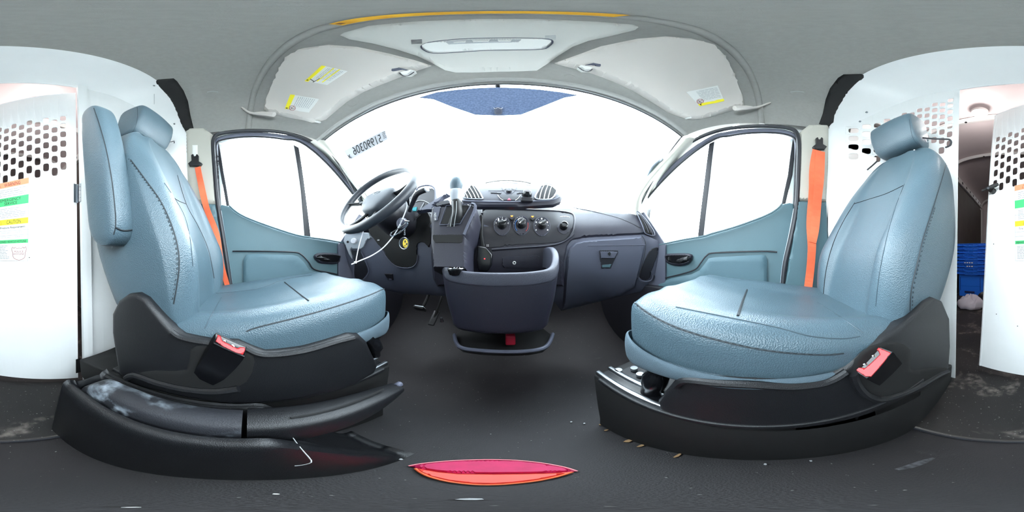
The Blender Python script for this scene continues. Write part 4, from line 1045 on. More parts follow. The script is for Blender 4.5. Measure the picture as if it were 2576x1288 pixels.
rm = thing('round_mount', dashP.hit(1324,515)[0], 'small black round holder standing in front of the top vents', 'holder')
p, n = dashP.hit(1324, 500); c = p+n*.03
mkobj('base', *box(dashP.hit(1324,511)[0]+n*.022, (.05,.02,.02), bev=.004), M_dash_darker, rm)
mkobj('cup', *lathe(c+Vector((0,.01,-.016)), (0,-.55,.8), [(0,.017),(.012,.021),(.026,.021),(.034,.016),(.034,.012),(.03,.011),(.03,0)], 20), M_blk_gloss, rm)
mkobj('cup_rim', *lathe(c+Vector((0,.01,-.016))+Vector((0,-.55,.8)).normalized()*.034, (0,-.55,.8), [(0,.013),(.0015,.013),(.0015,.017),(0,.017)], 20), M_dash_grey, rm)
# ---- instrument cluster
cz = Plane(P(1065,520,y=.66), (0,-1,.35))
cg = mkobj('instrument_cluster', *patch(cz, smooth2d([(1034,562),(1030,500),(1040,482),(1062,473),(1088,474),(1098,486),(1098,508),(1088,522),(1060,540),(1046,552)],2), off=.003, edge=1, g=7), M_dash_darker, dash)
mkobj('hood_arch', *line_on(cz, [(1050,482),(1058,474),(1078,470),(1092,474),(1098,486),(1097,510)], .005, .012, 5), M_dash_grey, cg)
mkobj('gauge_arc', *line_on(cz, [(1047,509),(1056,506),(1068,507),(1082,514)], .002, .005, 5), M_greyprint, cg)
mkobj('gauge_arc', *line_on(cz, [(1068,511),(1062,522),(1056,532)], .002, .005, 5), M_greyprint, cg)
mkobj('teal_display', *patch(cz, [(1040,524),(1050,522),(1048,532),(1038,532)], off=.006, edge=0, g=4), M_teal, cg)
mkobj('cluster_glare_strip', *patch(cz, [(1045,540),(1070,524),(1100,506),(1131,488),(1134,494),(1118,502),(1110,512),(1097,520),(1091,534),(1080,534),(1062,537)], off=.02, edge=2, g=6), M_dash_grey, dash)  # glare on the dark plastic, put in as a paler grey strip
mkobj('cubby', *patch(cz, [(1098,521),(1110,513),(1136,509),(1136,519),(1100,527)], off=.022, edge=1, g=5), M_dash_darker, dash)
# ---- knee bay and left switch panel
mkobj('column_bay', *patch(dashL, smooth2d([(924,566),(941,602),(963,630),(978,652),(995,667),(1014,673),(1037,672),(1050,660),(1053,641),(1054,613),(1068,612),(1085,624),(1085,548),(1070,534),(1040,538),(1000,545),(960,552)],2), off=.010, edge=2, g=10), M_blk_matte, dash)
mkobj('bay_rim', *line_on(dashL, [(963,630),(978,652),(995,667),(1014,673),(1037,672),(1050,660),(1053,641)], .003, .010, 5), M_dash_grey, dash)
sp = mkobj('switch_panel', *patch(dashL, [(864,606),(870,588),(880,583),(930,586),(938,600),(925,606),(917,622),(910,627),(884,627),(889,657),(878,640)], off=.014, edge=2, g=5), M_white_pl, dash)
p, n = dashL.hit(893, 607); mkobj('lamp_switch', *cyl(p+n*.012, n, .017, .016, 20, r2=.015, bev=.002), M_zip, sp)
p, n = dashL.hit(877, 609); mkobj('socket', *cyl(p+n*.012, n, .007, .004, 12), M_blk, sp)
vent(dashL, [(886,571),(912,569),(911,585),(892,588),(886,583)], [[(894,572),(893,585)],[(900,571),(900,585)],[(906,571),(906,584)]], .020, dash, M_dash_dark, M_dash_grey)
mkobj('door_pocket', *patch(dashL, smooth2d([(882,628),(908,628),(918,650),(929,680),(914,702),(896,703),(891,690),(893,660)],1), off=.0085, edge=1, g=6), M_dash_darker, dash)
mkobj('pocket_lip', *line_on(dashL, [(910,632),(918,650),(929,681),(914,702),(896,703),(891,690),(892,664)], .0045, .011, 5), M_dash_grey, dash)
hl = mkobj('hood_release', *patch(dashL, [(965,686),(990,687),(993,705),(976,704),(974,698)], off=.010, edge=2, g=4), M_dash_darker, low)
mkobj('release_scoop', *patch(dashL, [(976,697),(991,698),(991,704),(978,704)], off=.013, edge=2, g=4), M_dash_grey, hl)
# ---- shift console
sc = Plane(P(1150,560,y=.565), (0,-1,.30))
scf = mkobj('shift_console', *patch(sc, [(1090,530),(1098,525),(1150,523),(1188,520),(1200,527),(1204,545),(1192,585),(1181,610),(1178,640),(1178,685),(1094,682),(1089,620)], off=.03, base=-.10, edge=7, g=8), M_dash_dark, dash)
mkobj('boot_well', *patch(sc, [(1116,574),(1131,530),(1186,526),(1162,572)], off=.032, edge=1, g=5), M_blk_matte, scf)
mkobj('well_rim', *line_on(sc, [(1114,575),(1130,529),(1187,525),(1190,528),(1163,574),(1114,576)], .0018, .033, 1), M_dash_grey, scf)
mkobj('side_ridge', *line_on(sc, [(1190,524),(1199,533),(1180,580),(1172,600)], .006, .030, 5), M_dash_grey, scf)
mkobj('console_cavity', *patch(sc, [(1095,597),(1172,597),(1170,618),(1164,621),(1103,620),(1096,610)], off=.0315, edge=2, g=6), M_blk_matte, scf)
gp = mkobj('gear_plate', *patch(sc, [(1097,530),(1119,528),(1110,566),(1098,567)], off=.033, edge=2, g=5), M_dash_grey, scf)
for ch, yy in (('N', 549),('D', 555),('M', 562)):
    mkobj('gear_letter', *text_on(sc, ch, (1101, yy-2.4), (1101, yy+2.4), (1106, yy-2.4), off=.0345), M_paper, gp)
# ---- storage bin
Pn = [(-.215,.70),(-.218,.60),(-.212,.53),(-.185,.488),(-.12,.474),(-.016,.470),(.09,.474),(.152,.488),(.18,.53),(.186,.60),(.184,.70)]
ZR = [.612,.612,.597,.562,.550,.547,.550,.562,.600,.630,.630]
cxb, cyb = -.016, .64
def brow(k, zs, dz=0, out=0):
    r = []
    for i, (x, y) in enumerate(Pn):
        z = zs if zs is not None else ZR[i]+dz
        r.append(Vector((cxb+(x-cxb)*k, cyb+(y-cyb)*(k*.5+.5), z)))
    return r
bin_ = thing('storage_bin', (cxb, .6, .36), 'dark deep storage bin with padded rim at the bottom of the center stack', 'bin')
mkobj('bin_wall', *shell([brow(.50,.345), brow(.77,.352), brow(.835,.39), brow(.92,.46), brow(.985,None,-.036)], .004, sr=3, sc=4), M_dash_dark, bin_)
mkobj('rim_band', *shell([brow(.985,None,-.034), brow(1.0,None,-.03), brow(1.0,None,-.006), brow(.985,None,0), brow(.93,None,0), brow(.91,None,-.012), brow(.90,None,-.08)], .003, sr=3, sc=4), M_rimpad, bin_)
mkobj('bin_floor', *prism([Vector((cxb+(x-cxb)*.80, y+.02, .41)) for x, y in Pn], (0,0,.008)), M_blk_matte, bin_)
mkobj('rim_seam', *tube(brow(1.0,None,-.034), .0014, 6, 4), M_blk_matte, bin_)
cap = thing('power_cap', P(1147,678,z=.556), 'round black cap marked 12V with a silver rim on the left of the storage bin', 'cap')
cc_ = P(1147,676,z=.560); mkobj('disc', *lathe(cc_-Vector((0,0,.016)), (0,-.15,1), [(0,.022),(.014,.026),(.018,.026),(.02,.022),(.019,0)], 28), M_blk_gloss, cap)
mkobj('silver_rim', *tube([cc_+Vector((cos(a)*.0262, sin(a)*.0262, .0015+.004*sin(a)*0)) for a in [2*pi*k/28 for k in range(28)]], .0022, 6, 1, closed=True), M_chrome, cap)
tp = Plane(cc_+Vector((0,0,.0045)), (0,-.15,1)); mkobj('lettering', *text_on(tp, '12V', (1157,672), (1139,672), (1157,677), off=.001), M_greyprint, cap)
# lower tray with lip
ltp = [(1143,842),(1149,864),(1165,876),(1210,882),(1270,885),(1330,883),(1366,876),(1382,862),(1391,840)]
tr = thing('lower_tray', (cxb, .55, .24), 'dark open tray with a grey U-shaped lip under the storage bin', 'tray')
lip3 = [P(a, b, z=.262) for a, b in ltp]
mkobj('tray_lip', *tube(lip3, .0075, 8, 4), M_dash_grey, tr)
mkobj('tray_floor', *prism([p+Vector((0,.004,-.012)) for p in lip3]+[Vector((.15,.80,.25)), Vector((-.18,.80,.25))], (0,0,-.01)), M_blk_matte, tr)
mkobj('tray_front', *shell([[p+Vector((0,-.002,0)) for p in lip3], [p+Vector((0,.02,-.03)) for p in lip3], [Vector((p.x*.9, p.y+.12, .16)) for p in lip3]], .004, sr=3, sc=3), M_blk, tr)
mkobj('tray_back', *box((cxb,.72,.30),(.30,.01,.12)), M_blk_matte, tr)
rd = mkobj('red_case', *box(P(1284,853,y=.56),(.034,.03,.042), bev=.006), mat('dark_red_plastic', rgb(170,24,50), .5)); tag(rd, 'small red case lying in the tray under the storage bin', 'case')
# pedals
pd = thing('brake_pedal', P(1056,780,y=.78), 'ribbed brake pedal with a worn bright edge in the dark footwell', 'pedal')
pc = P(1056,776,y=.76); R = Matrix.Rotation(radians(-38), 3, 'X')
mkobj('pad', *box(pc, (.062,.045,.014), R, .004), M_blk, pd)
for k in range(4): mkobj('rib', *box(pc+R @ Vector((0,-.016+.011*k,.008)), (.054,.004,.004), R), M_steel, pd)
mkobj('lever', *tube([pc+Vector((.01,.01,0)), pc+Vector((.01,.10,.08)), pc+Vector((.02,.16,.25))], .009, 8, 3), M_blk_matte, pd)
pd2 = thing('accelerator_pedal', P(1090,790,y=.84), 'dark accelerator pedal right of the brake pedal', 'pedal')
pc = P(1092,800,y=.80); mkobj('pad', *box(pc, (.035,.10,.012), Matrix.Rotation(radians(35), 3, 'X'), .004), M_blk, pd2); mkobj('lever', *tube([pc, pc+Vector((.01,.10,.12))], .007, 8), M_blk_matte, pd2)
# ---- gear selector
gs = thing('gear_selector', P(1140,572,y=.53), 'automatic gear lever with silver collar and leather boot', 'gear lever')
def pring(py, x0, x1, y, k=1.0, n=16):
    a, b = P(x0, py, y=y), P(x1, py, y=y); c = (a+b)/2; r = (b-a).length/2
    return [c+Vector((cos(2*pi*i/n)*r, sin(2*pi*i/n)*r*k, 0)) for i in range(n)]
mkobj('knob', *loft([pring(445.5,1146,1154,.535), pring(447,1141,1158,.535), pring(452,1134,1162,.532), pring(464,1131,1164,.528), pring(476,1133,1161,.526), pring(482,1134,1160,.526)], 3, 1), M_leather_worn, gs)
mkobj('collar', *loft([pring(479,1131.5,1163,.527), pring(484,1131,1164,.526), pring(496,1134,1160,.525), pring(504,1136,1158,.525)], 2, 1), M_white_pl, gs)
mkobj('boot', *loft([pring(503,1137,1159,.526), pring(508,1136,1161,.526), pring(522,1137,1162,.53), pring(535,1137,1165,.535), pring(548,1133,1164,.54), pring(562,1126,1162,.55), pring(574,1117,1163,.56)], 3, 1), M_blk, gs)
for xx in (1139,1148): mkobj('boot_seam', *tube([P(xx,506,y=.506), P(xx,530,y=.508), P(xx-3,550,y=.515), P(xx-6,570,y=.525)], .0014, 5, 4), M_greyprint, gs)
# ---- steering wheel, column, stalks
WC = Vector((-.485,.468,.858)); TL = radians(33); WR = .188
ex = Vector((1,0,0)); ev = Vector((0, sin(TL), cos(TL))); en = Vector((0,-cos(TL), sin(TL)))
YAW = Matrix.Rotation(radians(0), 3, 'Z'); 
sw = thing('steering_wheel', WC, 'dark grey four-spoke steering wheel in front of the driver seat', 'steering wheel')
mkobj('rim', *tube([WC+ex*cos(a)*WR+ev*sin(a)*WR for a in [2*pi*k/48 for k in range(48)]], .0175, 12, 1, closed=True), mat('steering_wheel_leather', rgb(40,45,53), .42, bump=.25, bscale=500), sw)
hub = WC-en*.035
hp = [(-.085,.035),(-.06,.055),(0,.062),(.06,.055),(.085,.035),(.08,-.02),(.055,-.06),(.03,-.075),(-.03,-.075),(-.055,-.06),(-.08,-.02)]
M_hub = mat('hub_grey_plastic', rgb(62,68,76), .55, bump=.2, bscale=700)
rr0 = spline([hub+ex*a+ev*b for a, b in hp], 3, True)
def hring(k, h): return [hub+(p-hub)*k+en*h for p in rr0]
mkobj('hub_pad', *loft([hring(.98,-.03), hring(1,0), hring(.98,.018), hring(.90,.028), hring(.6,.033), hring(.2,.035)], 2, 1), M_hub, sw)
for a0, wid_, hx, hy in ((3,.017,-.08,.025),(177,.017,.08,.025),(250,.013,-.03,-.065),(290,.013,.03,-.065)):
    a = radians(180-a0) if a0 < 180 else radians(a0); tgt = WC+ex*cos(a)*WR*.98+ev*sin(a)*WR*.98
    st_ = hub+ex*(math.copysign(abs(hx), cos(a)))+ev*hy
    mkobj('spoke', *tube([st_, st_.lerp(tgt,.5)-en*.004, tgt], wid_, 8, 3, flat=.55), M_blk, sw)
hpl = Plane(hub+en*.034, en)
mkobj('lettering', *text_on(hpl, 'AIRBAG', (905,514), (921,509), (904,510), off=.002), M_blk, sw)
ov = [hub+en*.035+ev*.028+ex*.020*cos(2*pi*k/24)+ev*.009*sin(2*pi*k/24) for k in range(24)]
mkobj('oval_emblem', *tube(ov, .0012, 5, 1, closed=True), M_greyprint, sw)
col = thing('steering_column', (-.48,.66,.70), 'dark plastic steering column shroud behind the wheel', 'steering column')
rings = []
for t, w, h in ((0,.05,.05),(.04,.075,.07),(.15,.085,.08),(.5,.088,.082),(1,.09,.085)):
    c = hub-en*.02+Vector((.005,.235,-.10))*t+Vector((0,.01,-.01))
    rings.append([c+ex*cos(2*pi*i/20)*w+ev*math.copysign(abs(sin(2*pi*i/20))**.8, sin(2*pi*i/20))*h for i in range(20)])
mkobj('shroud', *loft(rings, 3, 1), M_dash_darker, col)
mkobj('ignition_barrel', *cyl(P(1000,562,y=.50)+Vector((0,.03,0)), (.6,-.8,0), .022, .035, 18, bev=.003), M_dash_grey, col)
mkobj('stalk', *tube([P(1030,532,y=.56), P(1040,505,y=.54), P(1050,487,y=.525), P(1072,477,y=.52)], [.008,.010,.011,.011,.011,.011], 10, 4), M_dash_darker, col)
mkobj('stalk_cap', *cyl(P(1072,477,y=.515), (.8,-.4,.2), .0115, .006, 14, bev=.002), M_white_pl, col)
mkobj('lock_slot', *box(P(952,604,y=.60), (.012,.004,.006)), M_greyprint, col)
# ---- keys, cable tie, fob
ky = thing('key_ring', P(1016,630,d=.66), 'white cable tie, silver snap hook and round yellow fob hanging by the steering column', 'keys')
D = .62
def K(a, b, d=D): return P(a, b, d=d)
mkobj('cable_tie', *tube([K(1021,507),K(1024,517),K(1019,535),K(1008,560),K(998,580),K(985,600),K(962,625),K(935,643),K(905,656),K(884,665)], .0028, 8, 5, flat=.6), M_zip, ky)
mkobj('cable_tie', *tube([K(918,570),K(908,600),K(900,632),K(895,659)], .0024, 8, 4, flat=.6), M_zip, ky)
mkobj('tie_head', *box(K(894,660), (.009,.007,.008), bev=.001), M_zip, ky)
mkobj('snap_hook', *tube([K(984,587),K(982,592),K(988,594),K(1002,587),K(1018,574),K(1026,564),K(1022,560),K(1015,566),K(1000,576),K(990,582)], .0026, 8, 4, closed=True), M_chrome, ky)
mkobj('hook_sleeve', *tube([K(1002,587),K(1010,581)], .0042, 10), M_steel, ky)
mkobj('split_ring', *tube([K(1008,553),K(1014,551),K(1019,556),K(1016,564),K(1009,568),K(1006,562)], .0016, 6, 4, closed=True), M_chrome, ky)
mkobj('key', *tube([K(1018,556),K(1030,557)], .006, 8, flat=.4), M_steel, ky)
for k in range(4): mkobj('chain_link', *tube([K(1018+dx*.9, 578+4.2*k+dy, D-.002) for dx, dy in ((-1.5,0),(0,-2.2),(1.5,0),(0,2.2))], .0008, 5, 3, closed=True), M_chrome, ky)
fc = K(1016,612); fn = (CAM-fc).normalized(); fob = mkobj('fob_disc', *cyl(fc-fn*.003, (fn+Vector((.35,0,0))).normalized(), .021, .008, 28, bev=.001), M_blk_gloss, ky)
fpl = Plane(fc+fn*.006, (fn+Vector((.35,0,0))))
mkobj('fob_rim', *line_on(fpl, circ(1016,612,11.6,24,ry=14.5), .0015, .0, 1, closed=True), M_steel, fob)
mkobj('yellow_face', *patch(fpl, circ(1019.5,612,6.5,16,ry=11), off=.0012, edge=0, g=4), mat('fob_yellow', rgb(220,190,40), .4), fob)
for q in ([(1017,606),(1020,604),(1021,609),(1018,611)],[(1021,612),(1025,611),(1024,617),(1021,616)],[(1016,618),(1020,617),(1019,621)]): mkobj('black_blot', *patch(fpl, q, off=.0022, edge=0, g=3), M_ink, fob)
# ================================================================ OVERHEAD
oc = thing('overhead_console', headS.hit(1240,130)[0], 'pale grey overhead console with a reading lamp panel above the windshield', 'console')
mkobj('console_body', *patch(headS, [(857,89),(868,82),(930,65),(1050,54),(1200,48),(1350,48),(1500,55),(1590,62),(1606,69),(1596,76),(1540,90),(1480,103),(1440,118),(1405,140),(1375,162),(1350,178),(1300,180),(1250,181),(1190,183),(1146,183),(1120,177),(1085,158),(1050,141),(1000,125),(940,110),(880,99)], off=.012, base=-.005, edge=7, g=13), M_console, oc)
lm = mkobj('lamp_panel', *patch(headS, smooth2d([(1066,119),(1080,109),(1130,104),(1180,100),(1240,99),(1320,99),(1375,101),(1386,108),(1378,119),(1360,127),(1300,129),(1220,130),(1140,135),(1095,136),(1075,130)],2), off=.019, edge=4, g=8), M_lens, oc)
mkobj('panel_outline', *line_on(headS, [(1066,120),(1085,110),(1130,104),(1180,100.5),(1240,99),(1320,99),(1375,101.5),(1386,109),(1378,120),(1360,127.5),(1300,129.5),(1220,131),(1140,136),(1095,137),(1075,131)], .0018, .014, 3, closed=True), M_dash_grey, lm)
mkobj('switch_bank', *patch(headS, [(1120,107),(1180,103),(1240,101.5),(1310,102),(1316,103),(1304,113),(1230,115),(1135,118)], off=.021, edge=2, g=6), M_greyprint, lm)
for q in ([(1144,109),(1180,106),(1178,114),(1146,116)],[(1189,105),(1238,103),(1234,113),(1194,114)],[(1252,104),(1290,104),(1286,112),(1254,112)]): mkobj('rocker_switch', *patch(headS, q, off=.026, edge=3, g=4), M_console, lm)
for (x0, y0) in ((1040,108),(1366,98)):
    for k in range(6):
        mkobj('speaker_slot', *patch(headS, [(x0+k*5.5-3*(k%2), y0-4+k*.3+ (k%3)*1.2),(x0+k*5.5+8, y0-3.4+k*.3),(x0+k*5.5+8, y0-2+k*.3),(x0+k*5.5-3*(k%2), y0-2.4+k*.3+(k%3)*1.2)] if False else [(x0+2, y0-5+k*1.9),(x0+28, y0-7+k*1.9+1),(x0+28, y0-6.2+k*1.9+1),(x0+2, y0-4.2+k*1.9)], off=.0135, edge=0, g=9), M_dash_dark if x0 < 1200 else M_greyprint, oc)
# sun visors
def visor(name, label, outline, clip, dark):
    r = thing(name, headS.hit(*outline[0])[0], label, 'sun visor', 'sun visors above the windshield')
    v = mkobj('visor_board', *patch(headS, outline, off=.025, base=.0, edge=7, g=9), M_visor, r)
    return r, v
vl, vlb = visor('sun_visor', 'sun visor on the steering wheel side with two yellow-headed labels', smooth2d([(1087,166),(1050,178),(1015,192),(960,213),(915,232),(875,255),(848,277),(820,301),(800,307),(785,309),(762,303),(730,297),(700,291),(676,284),(664,276),(668,250),(685,215),(708,172),(732,138),(768,121),(830,113),(900,118),(980,135),(1045,152)],1), None, 0)
vr, vrb = visor('sun_visor', 'sun visor on the glove box side with a single yellow-headed label', smooth2d([(1393,160),(1440,172),(1490,186),(1540,205),(1590,228),(1640,258),(1680,283),(1705,293),(1722,298),(1742,300),(1765,299),(1800,291),(1835,280),(1872,270),(1868,240),(1845,190),(1815,140),(1780,108),(1735,97),(1670,92),(1600,98),(1510,117),(1440,143)],1), None, 0)
for (q0, root) in (((1022,184), vl), ((1476,173), vr)):
    s = 1 if q0[0] < 1270 else -1; x, y = q0
    c = mkobj('retaining_clip', *patch(headS, smooth2d([(x-28*s,y+3),(x-24*s,y-8),(x-4*s,y-11),(x+14*s,y-6),(x+18*s,y),(x,y-1),(x-16*s,y+2)],1), off=.030, edge=3, g=5), M_dash_grey, root)
    mkobj('clip_base', *patch(headS, [(x-8*s,y+1),(x+24*s,y-5),(x+27*s,y+1),(x+14*s,y+9),(x,y+9)], off=.028, edge=2, g=5), M_lens, c)
    mkobj('clip_outline', *line_on(headS, [(x-8*s,y+3),(x,y+10),(x+14*s,y+10),(x+28*s,y+1)], .0016, .020, 3), M_dash_dark, c)
for q0, root in (((797,306), vl), ((1735,296), vr)):
    p, n = headS.hit(*q0); mkobj('pivot_arm', *tube([p+n*.012, p+n*.02+Vector((0,.02,0)), p+Vector((0,.035,-.0))], .007, 8, 3), M_lens, root)
def vlabel(parent, q, circle, stripes):
    tl_, tr_, br_, bl_ = [Vector(a) for a in q]
    def m_(u, w): return tuple(tl_.lerp(tr_, u).lerp(bl_.lerp(br_, u), w))
    L = mkobj('paper_label', *patch(headS, q, off=.0265, edge=0, g=8), M_paper, parent)
    mkobj('yellow_head', *patch(headS, [m_(0,0), m_(.15,0), m_(.15,1), m_(0,1)], off=.0275, edge=0, g=8), M_yellow, L)
    for st in stripes: mkobj('yellow_band', *patch(headS, [m_(st,.0), m_(st+.05,.0), m_(st+.05,.9), m_(st,.9)], off=.0275, edge=0, g=8), M_yellow, L)
    mb = MB()
    for i in range(9):
        u = .30+i*.072
        a = .06
        while a < .72:
            b = min(.74, a+random.uniform(.08,.2)); qq = []
            for (uu, ww) in ((u,a),(u+.02,a),(u+.02,b),(u,b)):
                p, n = headS.hit(*m_(uu, ww)); qq.append(p+n*.0276)
            mb.add(qq, [(0,1,2,3)]); a = b+.02
    mb.build('small_print', M_greyprint, L, smooth=False)
    if circle:
        c = m_(.28,.86); rx = 9
        mkobj('prohibition_ring', *line_on(headS, circ(c[0], c[1], 8.5, 18, ry=4.6 if False else 6), .0012, .0285, 1, closed=True), M_redprint, L)
        mkobj('prohibition_bar', *line_on(headS, [(c[0]-5,c[1]+4),(c[0]+5,c[1]-4)], .0010, .0285, 1), M_redprint, L)
        mkobj('seat_symbol', *line_on(headS, [(c[0]-3,c[1]-3),(c[0]-1,c[1]+2),(c[0]+4,c[1]+2)], .0011, .0282, 2), M_ink, L)
    else:
        c = m_(.30,.86); mkobj('tipping_symbol', *line_on(headS, [(c[0]-8,c[1]-3),(c[0]+1,c[1]+4)], .0016, .0285, 1), M_ink, L); mkobj('tipping_symbol', *line_on(headS, [(c[0]-2,c[1]+6),(c[0]+16,c[1]-4)], .0012, .0285, 1), M_ink, L)
    mkobj('warning_mark', *patch(headS, [m_(.03,.9), m_(.12,.9), m_(.075,.97)], off=.0285, edge=0, g=4), M_ink, L)
vlabel(vlb, [(826,167),(888,182),(835,216),(779,206)], False, [.45,.68])
vlabel(vlb, [(740,240),(813,251),(784,285),(720,278)], True, [])
vlabel(vrb, [(1819,259),(1796,218),(1716,234),(1753,270)], True, [])
# flip the last label so its symbol sits at the inner end
# ochre strip on the lip
st = [Vector((x, .096-.001*k, 1.832)) for k, x in enumerate((-.162,-.10,-.04,.02,.080))]
ys_ = mkobj('ochre_label_strip', *tube(st, .0095, 4, 3, flat=.18), M_ochre, lip)
mkobj('strip_print', *tube([st[0]+Vector((.004,0,-.003)), st[0]+Vector((.016,-.001,-.003))], .004, 4, flat=.3), mat('brown_print', rgb(120,80,30), .6), ys_)
# soft dents in the headliner
for q in ([(990,201),(1000,196),(1012,200)],[(874,262),(884,268),(898,262)],[(1420,190),(1432,187),(1446,192)],[(1630,248),(1640,256),(1652,252)]):
    mkobj('button_crease', *line_on(headS, q, .0012, .0, 4), M_headliner, header)
# header groove along the windshield
mkobj('header_groove', *line_on(headS, [(862,322),(910,288),(960,262),(1040,236),(1120,219),(1200,206),(1232,203)], .0035, -.001, 5), M_greyprint, header)
mkobj('header_groove', *line_on(headS, [(1264,203),(1330,206),(1400,214),(1490,234),(1570,260),(1640,293),(1690,324)], .0035, -.001, 5), M_greyprint, header)
for (cx, w) in ((2005,18),(535,14)): mkobj('ceiling_mark', *line_on(ceilS, [(cx-w,232),(cx,230),(cx+w,232)], .003, .0, 3), M_greyprint, ceiling)
# ================================================================ CARGO SPACE
for i, (x, y, lab) in enumerate(((.27,-1.16,'bright round dome lamp on the cargo roof right of the swinging door'),(-.31,-1.06,'bright round dome lamp shining through the door perforations'))):
    z = 2.03 if i == 0 else 2.03
    t = thing('dome_lamp', (x, y, z), lab, 'lamp', 'cargo roof dome lamps')
    mkobj('base', *lathe((x,y,z), (0,0,1), [(0,.062),(.03,.066),(.03,0)], 24), M_cargo_rib, t)
    mkobj('lamp_lens', *lathe((x,y,z-.025), (0,0,1), [(0,.02),(.004,.035),(.014,.048),(.025,.055)], 24), M_lampglow, t)
    l = bpy.data.lights.new('dome_lamp_light','POINT'); l.energy = LAMP_E; l.shadow_soft_size = .05; l.color = (1,.97,.95)
    o = bpy.data.objects.new('dome_lamp_light', l); o.location = (0,0,-.18); COL.objects.link(o); o.parent = t
# crates
cx0, cy0, cw_, cd_ = .655, -2.42, .44, .38
def crate(z, lab):
    t = thing('attached_lid_crate', (cx0, cy0, z), lab, 'crate', 'nested blue crates in the cargo space')
    b = []; 
    for k, zz in ((.80,0),(.815,.01),(.83,.33),(.84,.345)): b.append([Vector((cx0+sx*cw_/2*k, cy0+sy*cd_/2*k, z+zz)) for sx, sy in ((-1,-1),(-.97,-1),(0,-1),(.97,-1),(1,-1),(1,-.97),(1,0),(1,.97),(1,1),(.97,1),(0,1),(-.97,1),(-1,1),(-1,.97),(-1,0),(-1,-.97))])
    v, f = net(b, 1, 1, True); f.append(tuple(range(15,-1,-1))); mkobj('body', v, f, M_crate_dk if False else M_crate, t, smooth=False)
    yf = cy0+cd_/2; mb = MB()
    for (a, s) in (((cx0, yf, z+.355),(cw_, .012, .030)), ((cx0, cy0-cd_/2, z+.355),(cw_, .012, .030)), ((cx0-cw_/2, cy0, z+.355),(.012, cd_, .030)), ((cx0+cw_/2, cy0, z+.355),(.012, cd_, .030))): mb.add(*box(a, s, bev=.002))
    rim = mb.build('rim', M_crate, t, smooth=False)
    xl, xr = cx0-cw_/2, cx0+cw_/2
    for z2 in (.369,.342):
        pts = [(xl,z2),(xl+.10,z2),(xl+.13,z2-(.0 if z2 > .36 else .012)),(xr-.16,z2-(.0 if z2 > .36 else .012)),(xr-.13,z2),(xr,z2)]
        mkobj('rim_flange', *tube([Vector((a, yf+.014, z+b_)) for a, b_ in pts], .0045, 4), M_crate, t)
    for k in range(6): mkobj('rim_rib', *box((xl+.03+.072*k, yf+.010, z+.356), (.004,.016,.026)), M_crate, t)
    mkobj('grip_slot', *box((cx0, yf*1.0-.008+.0, z+.352), (.10,.012,.022)), M_crate_dk, t)
    return t
c0 = crate(0.0, 'bottom blue crate with its full body showing under the nested stack')
yb_ = cy0+cd_/2*.83
mkobj('body_handle', *box((cx0+.02, yb_+.0, .07), (.15,.012,.025), bev=.004), mat('blue_black_slot', rgb(8,30,80), .6), c0)
for sx in (-.14,.16): mkobj('body_rib', *box((cx0+sx, yb_+.004, .19), (.008,.012,.20)), M_crate_dk, c0)
ORD = ['second blue crate from the bottom of the nested stack','third blue crate from the bottom with a small white mark','fourth blue crate from the bottom with a worn white sticker','blue crate in the middle of the nested stack','fourth blue crate from the top of the nested stack','third blue crate from the top of the nested stack','second blue crate from the top of the nested stack','topmost blue crate of the nested stack']
kids = list(c0.children)
kids = [k for k in kids if not k.name.startswith(('body_handle','body_rib'))]
for i, lab in enumerate(ORD):
    r = c0.copy(); COL.objects.link(r); r.location = (cx0, cy0+random.uniform(-.004,.004), .0505*(i+1)); r['label'] = lab
    for ch in kids:
        c = ch.copy(); COL.objects.link(c); c.parent = r
    if i in (1, 2):
        ROOT[r.name] = tuple(r.location)
        for k in range(2 + i): mkobj('white_sticker', *box((cx0-.03+.035*k, cy0+cd_/2+.016, .0505*(i+1)+.352), (.02,.002,.014)), M_paper, r)
# plastic bag
rows = []; random.seed(5)
bc = P(2442,772,z=.0); n = 18
prof = [(1.0,.004),(1.08,.03),(1.0,.075),(.72,.105),(.40,.12),(.15,.125)]
for k, z in prof:
    rows.append([Vector((bc.x+cos(2*pi*i/n)*.15*k*(1+.13*sin(3*i+z*40)), bc.y+sin(2*pi*i/n)*.12*k*(1+.15*cos(4*i+z*30)), z*(1+.30*sin(i*1.3+k*5)))) for i in range(n)])
bag = mkobj('plastic_bag', *loft(rows, 3, 2), M_film); tag(bag, 'crumpled translucent white plastic bag on the cargo floor before the blue crates', 'bag')
rows = []; bc = P(2474,762,z=0)+Vector((-.05,.0,0))
for k, z in ((1,.004),(1.1,.04),(1.0,.10),(.7,.14),(.3,.155)): rows.append([Vector((bc.x+cos(2*pi*i/16)*.11*k, bc.y+.06+sin(2*pi*i/16)*.10*k, z*(1+.1*sin(i*2)))) for i in range(16)])
bb = mkobj('black_bundle', *loft(rows, 3, 2), M_blk); tag(bb, 'black bundle half hidden behind the partition door next to the plastic bag', 'bundle')
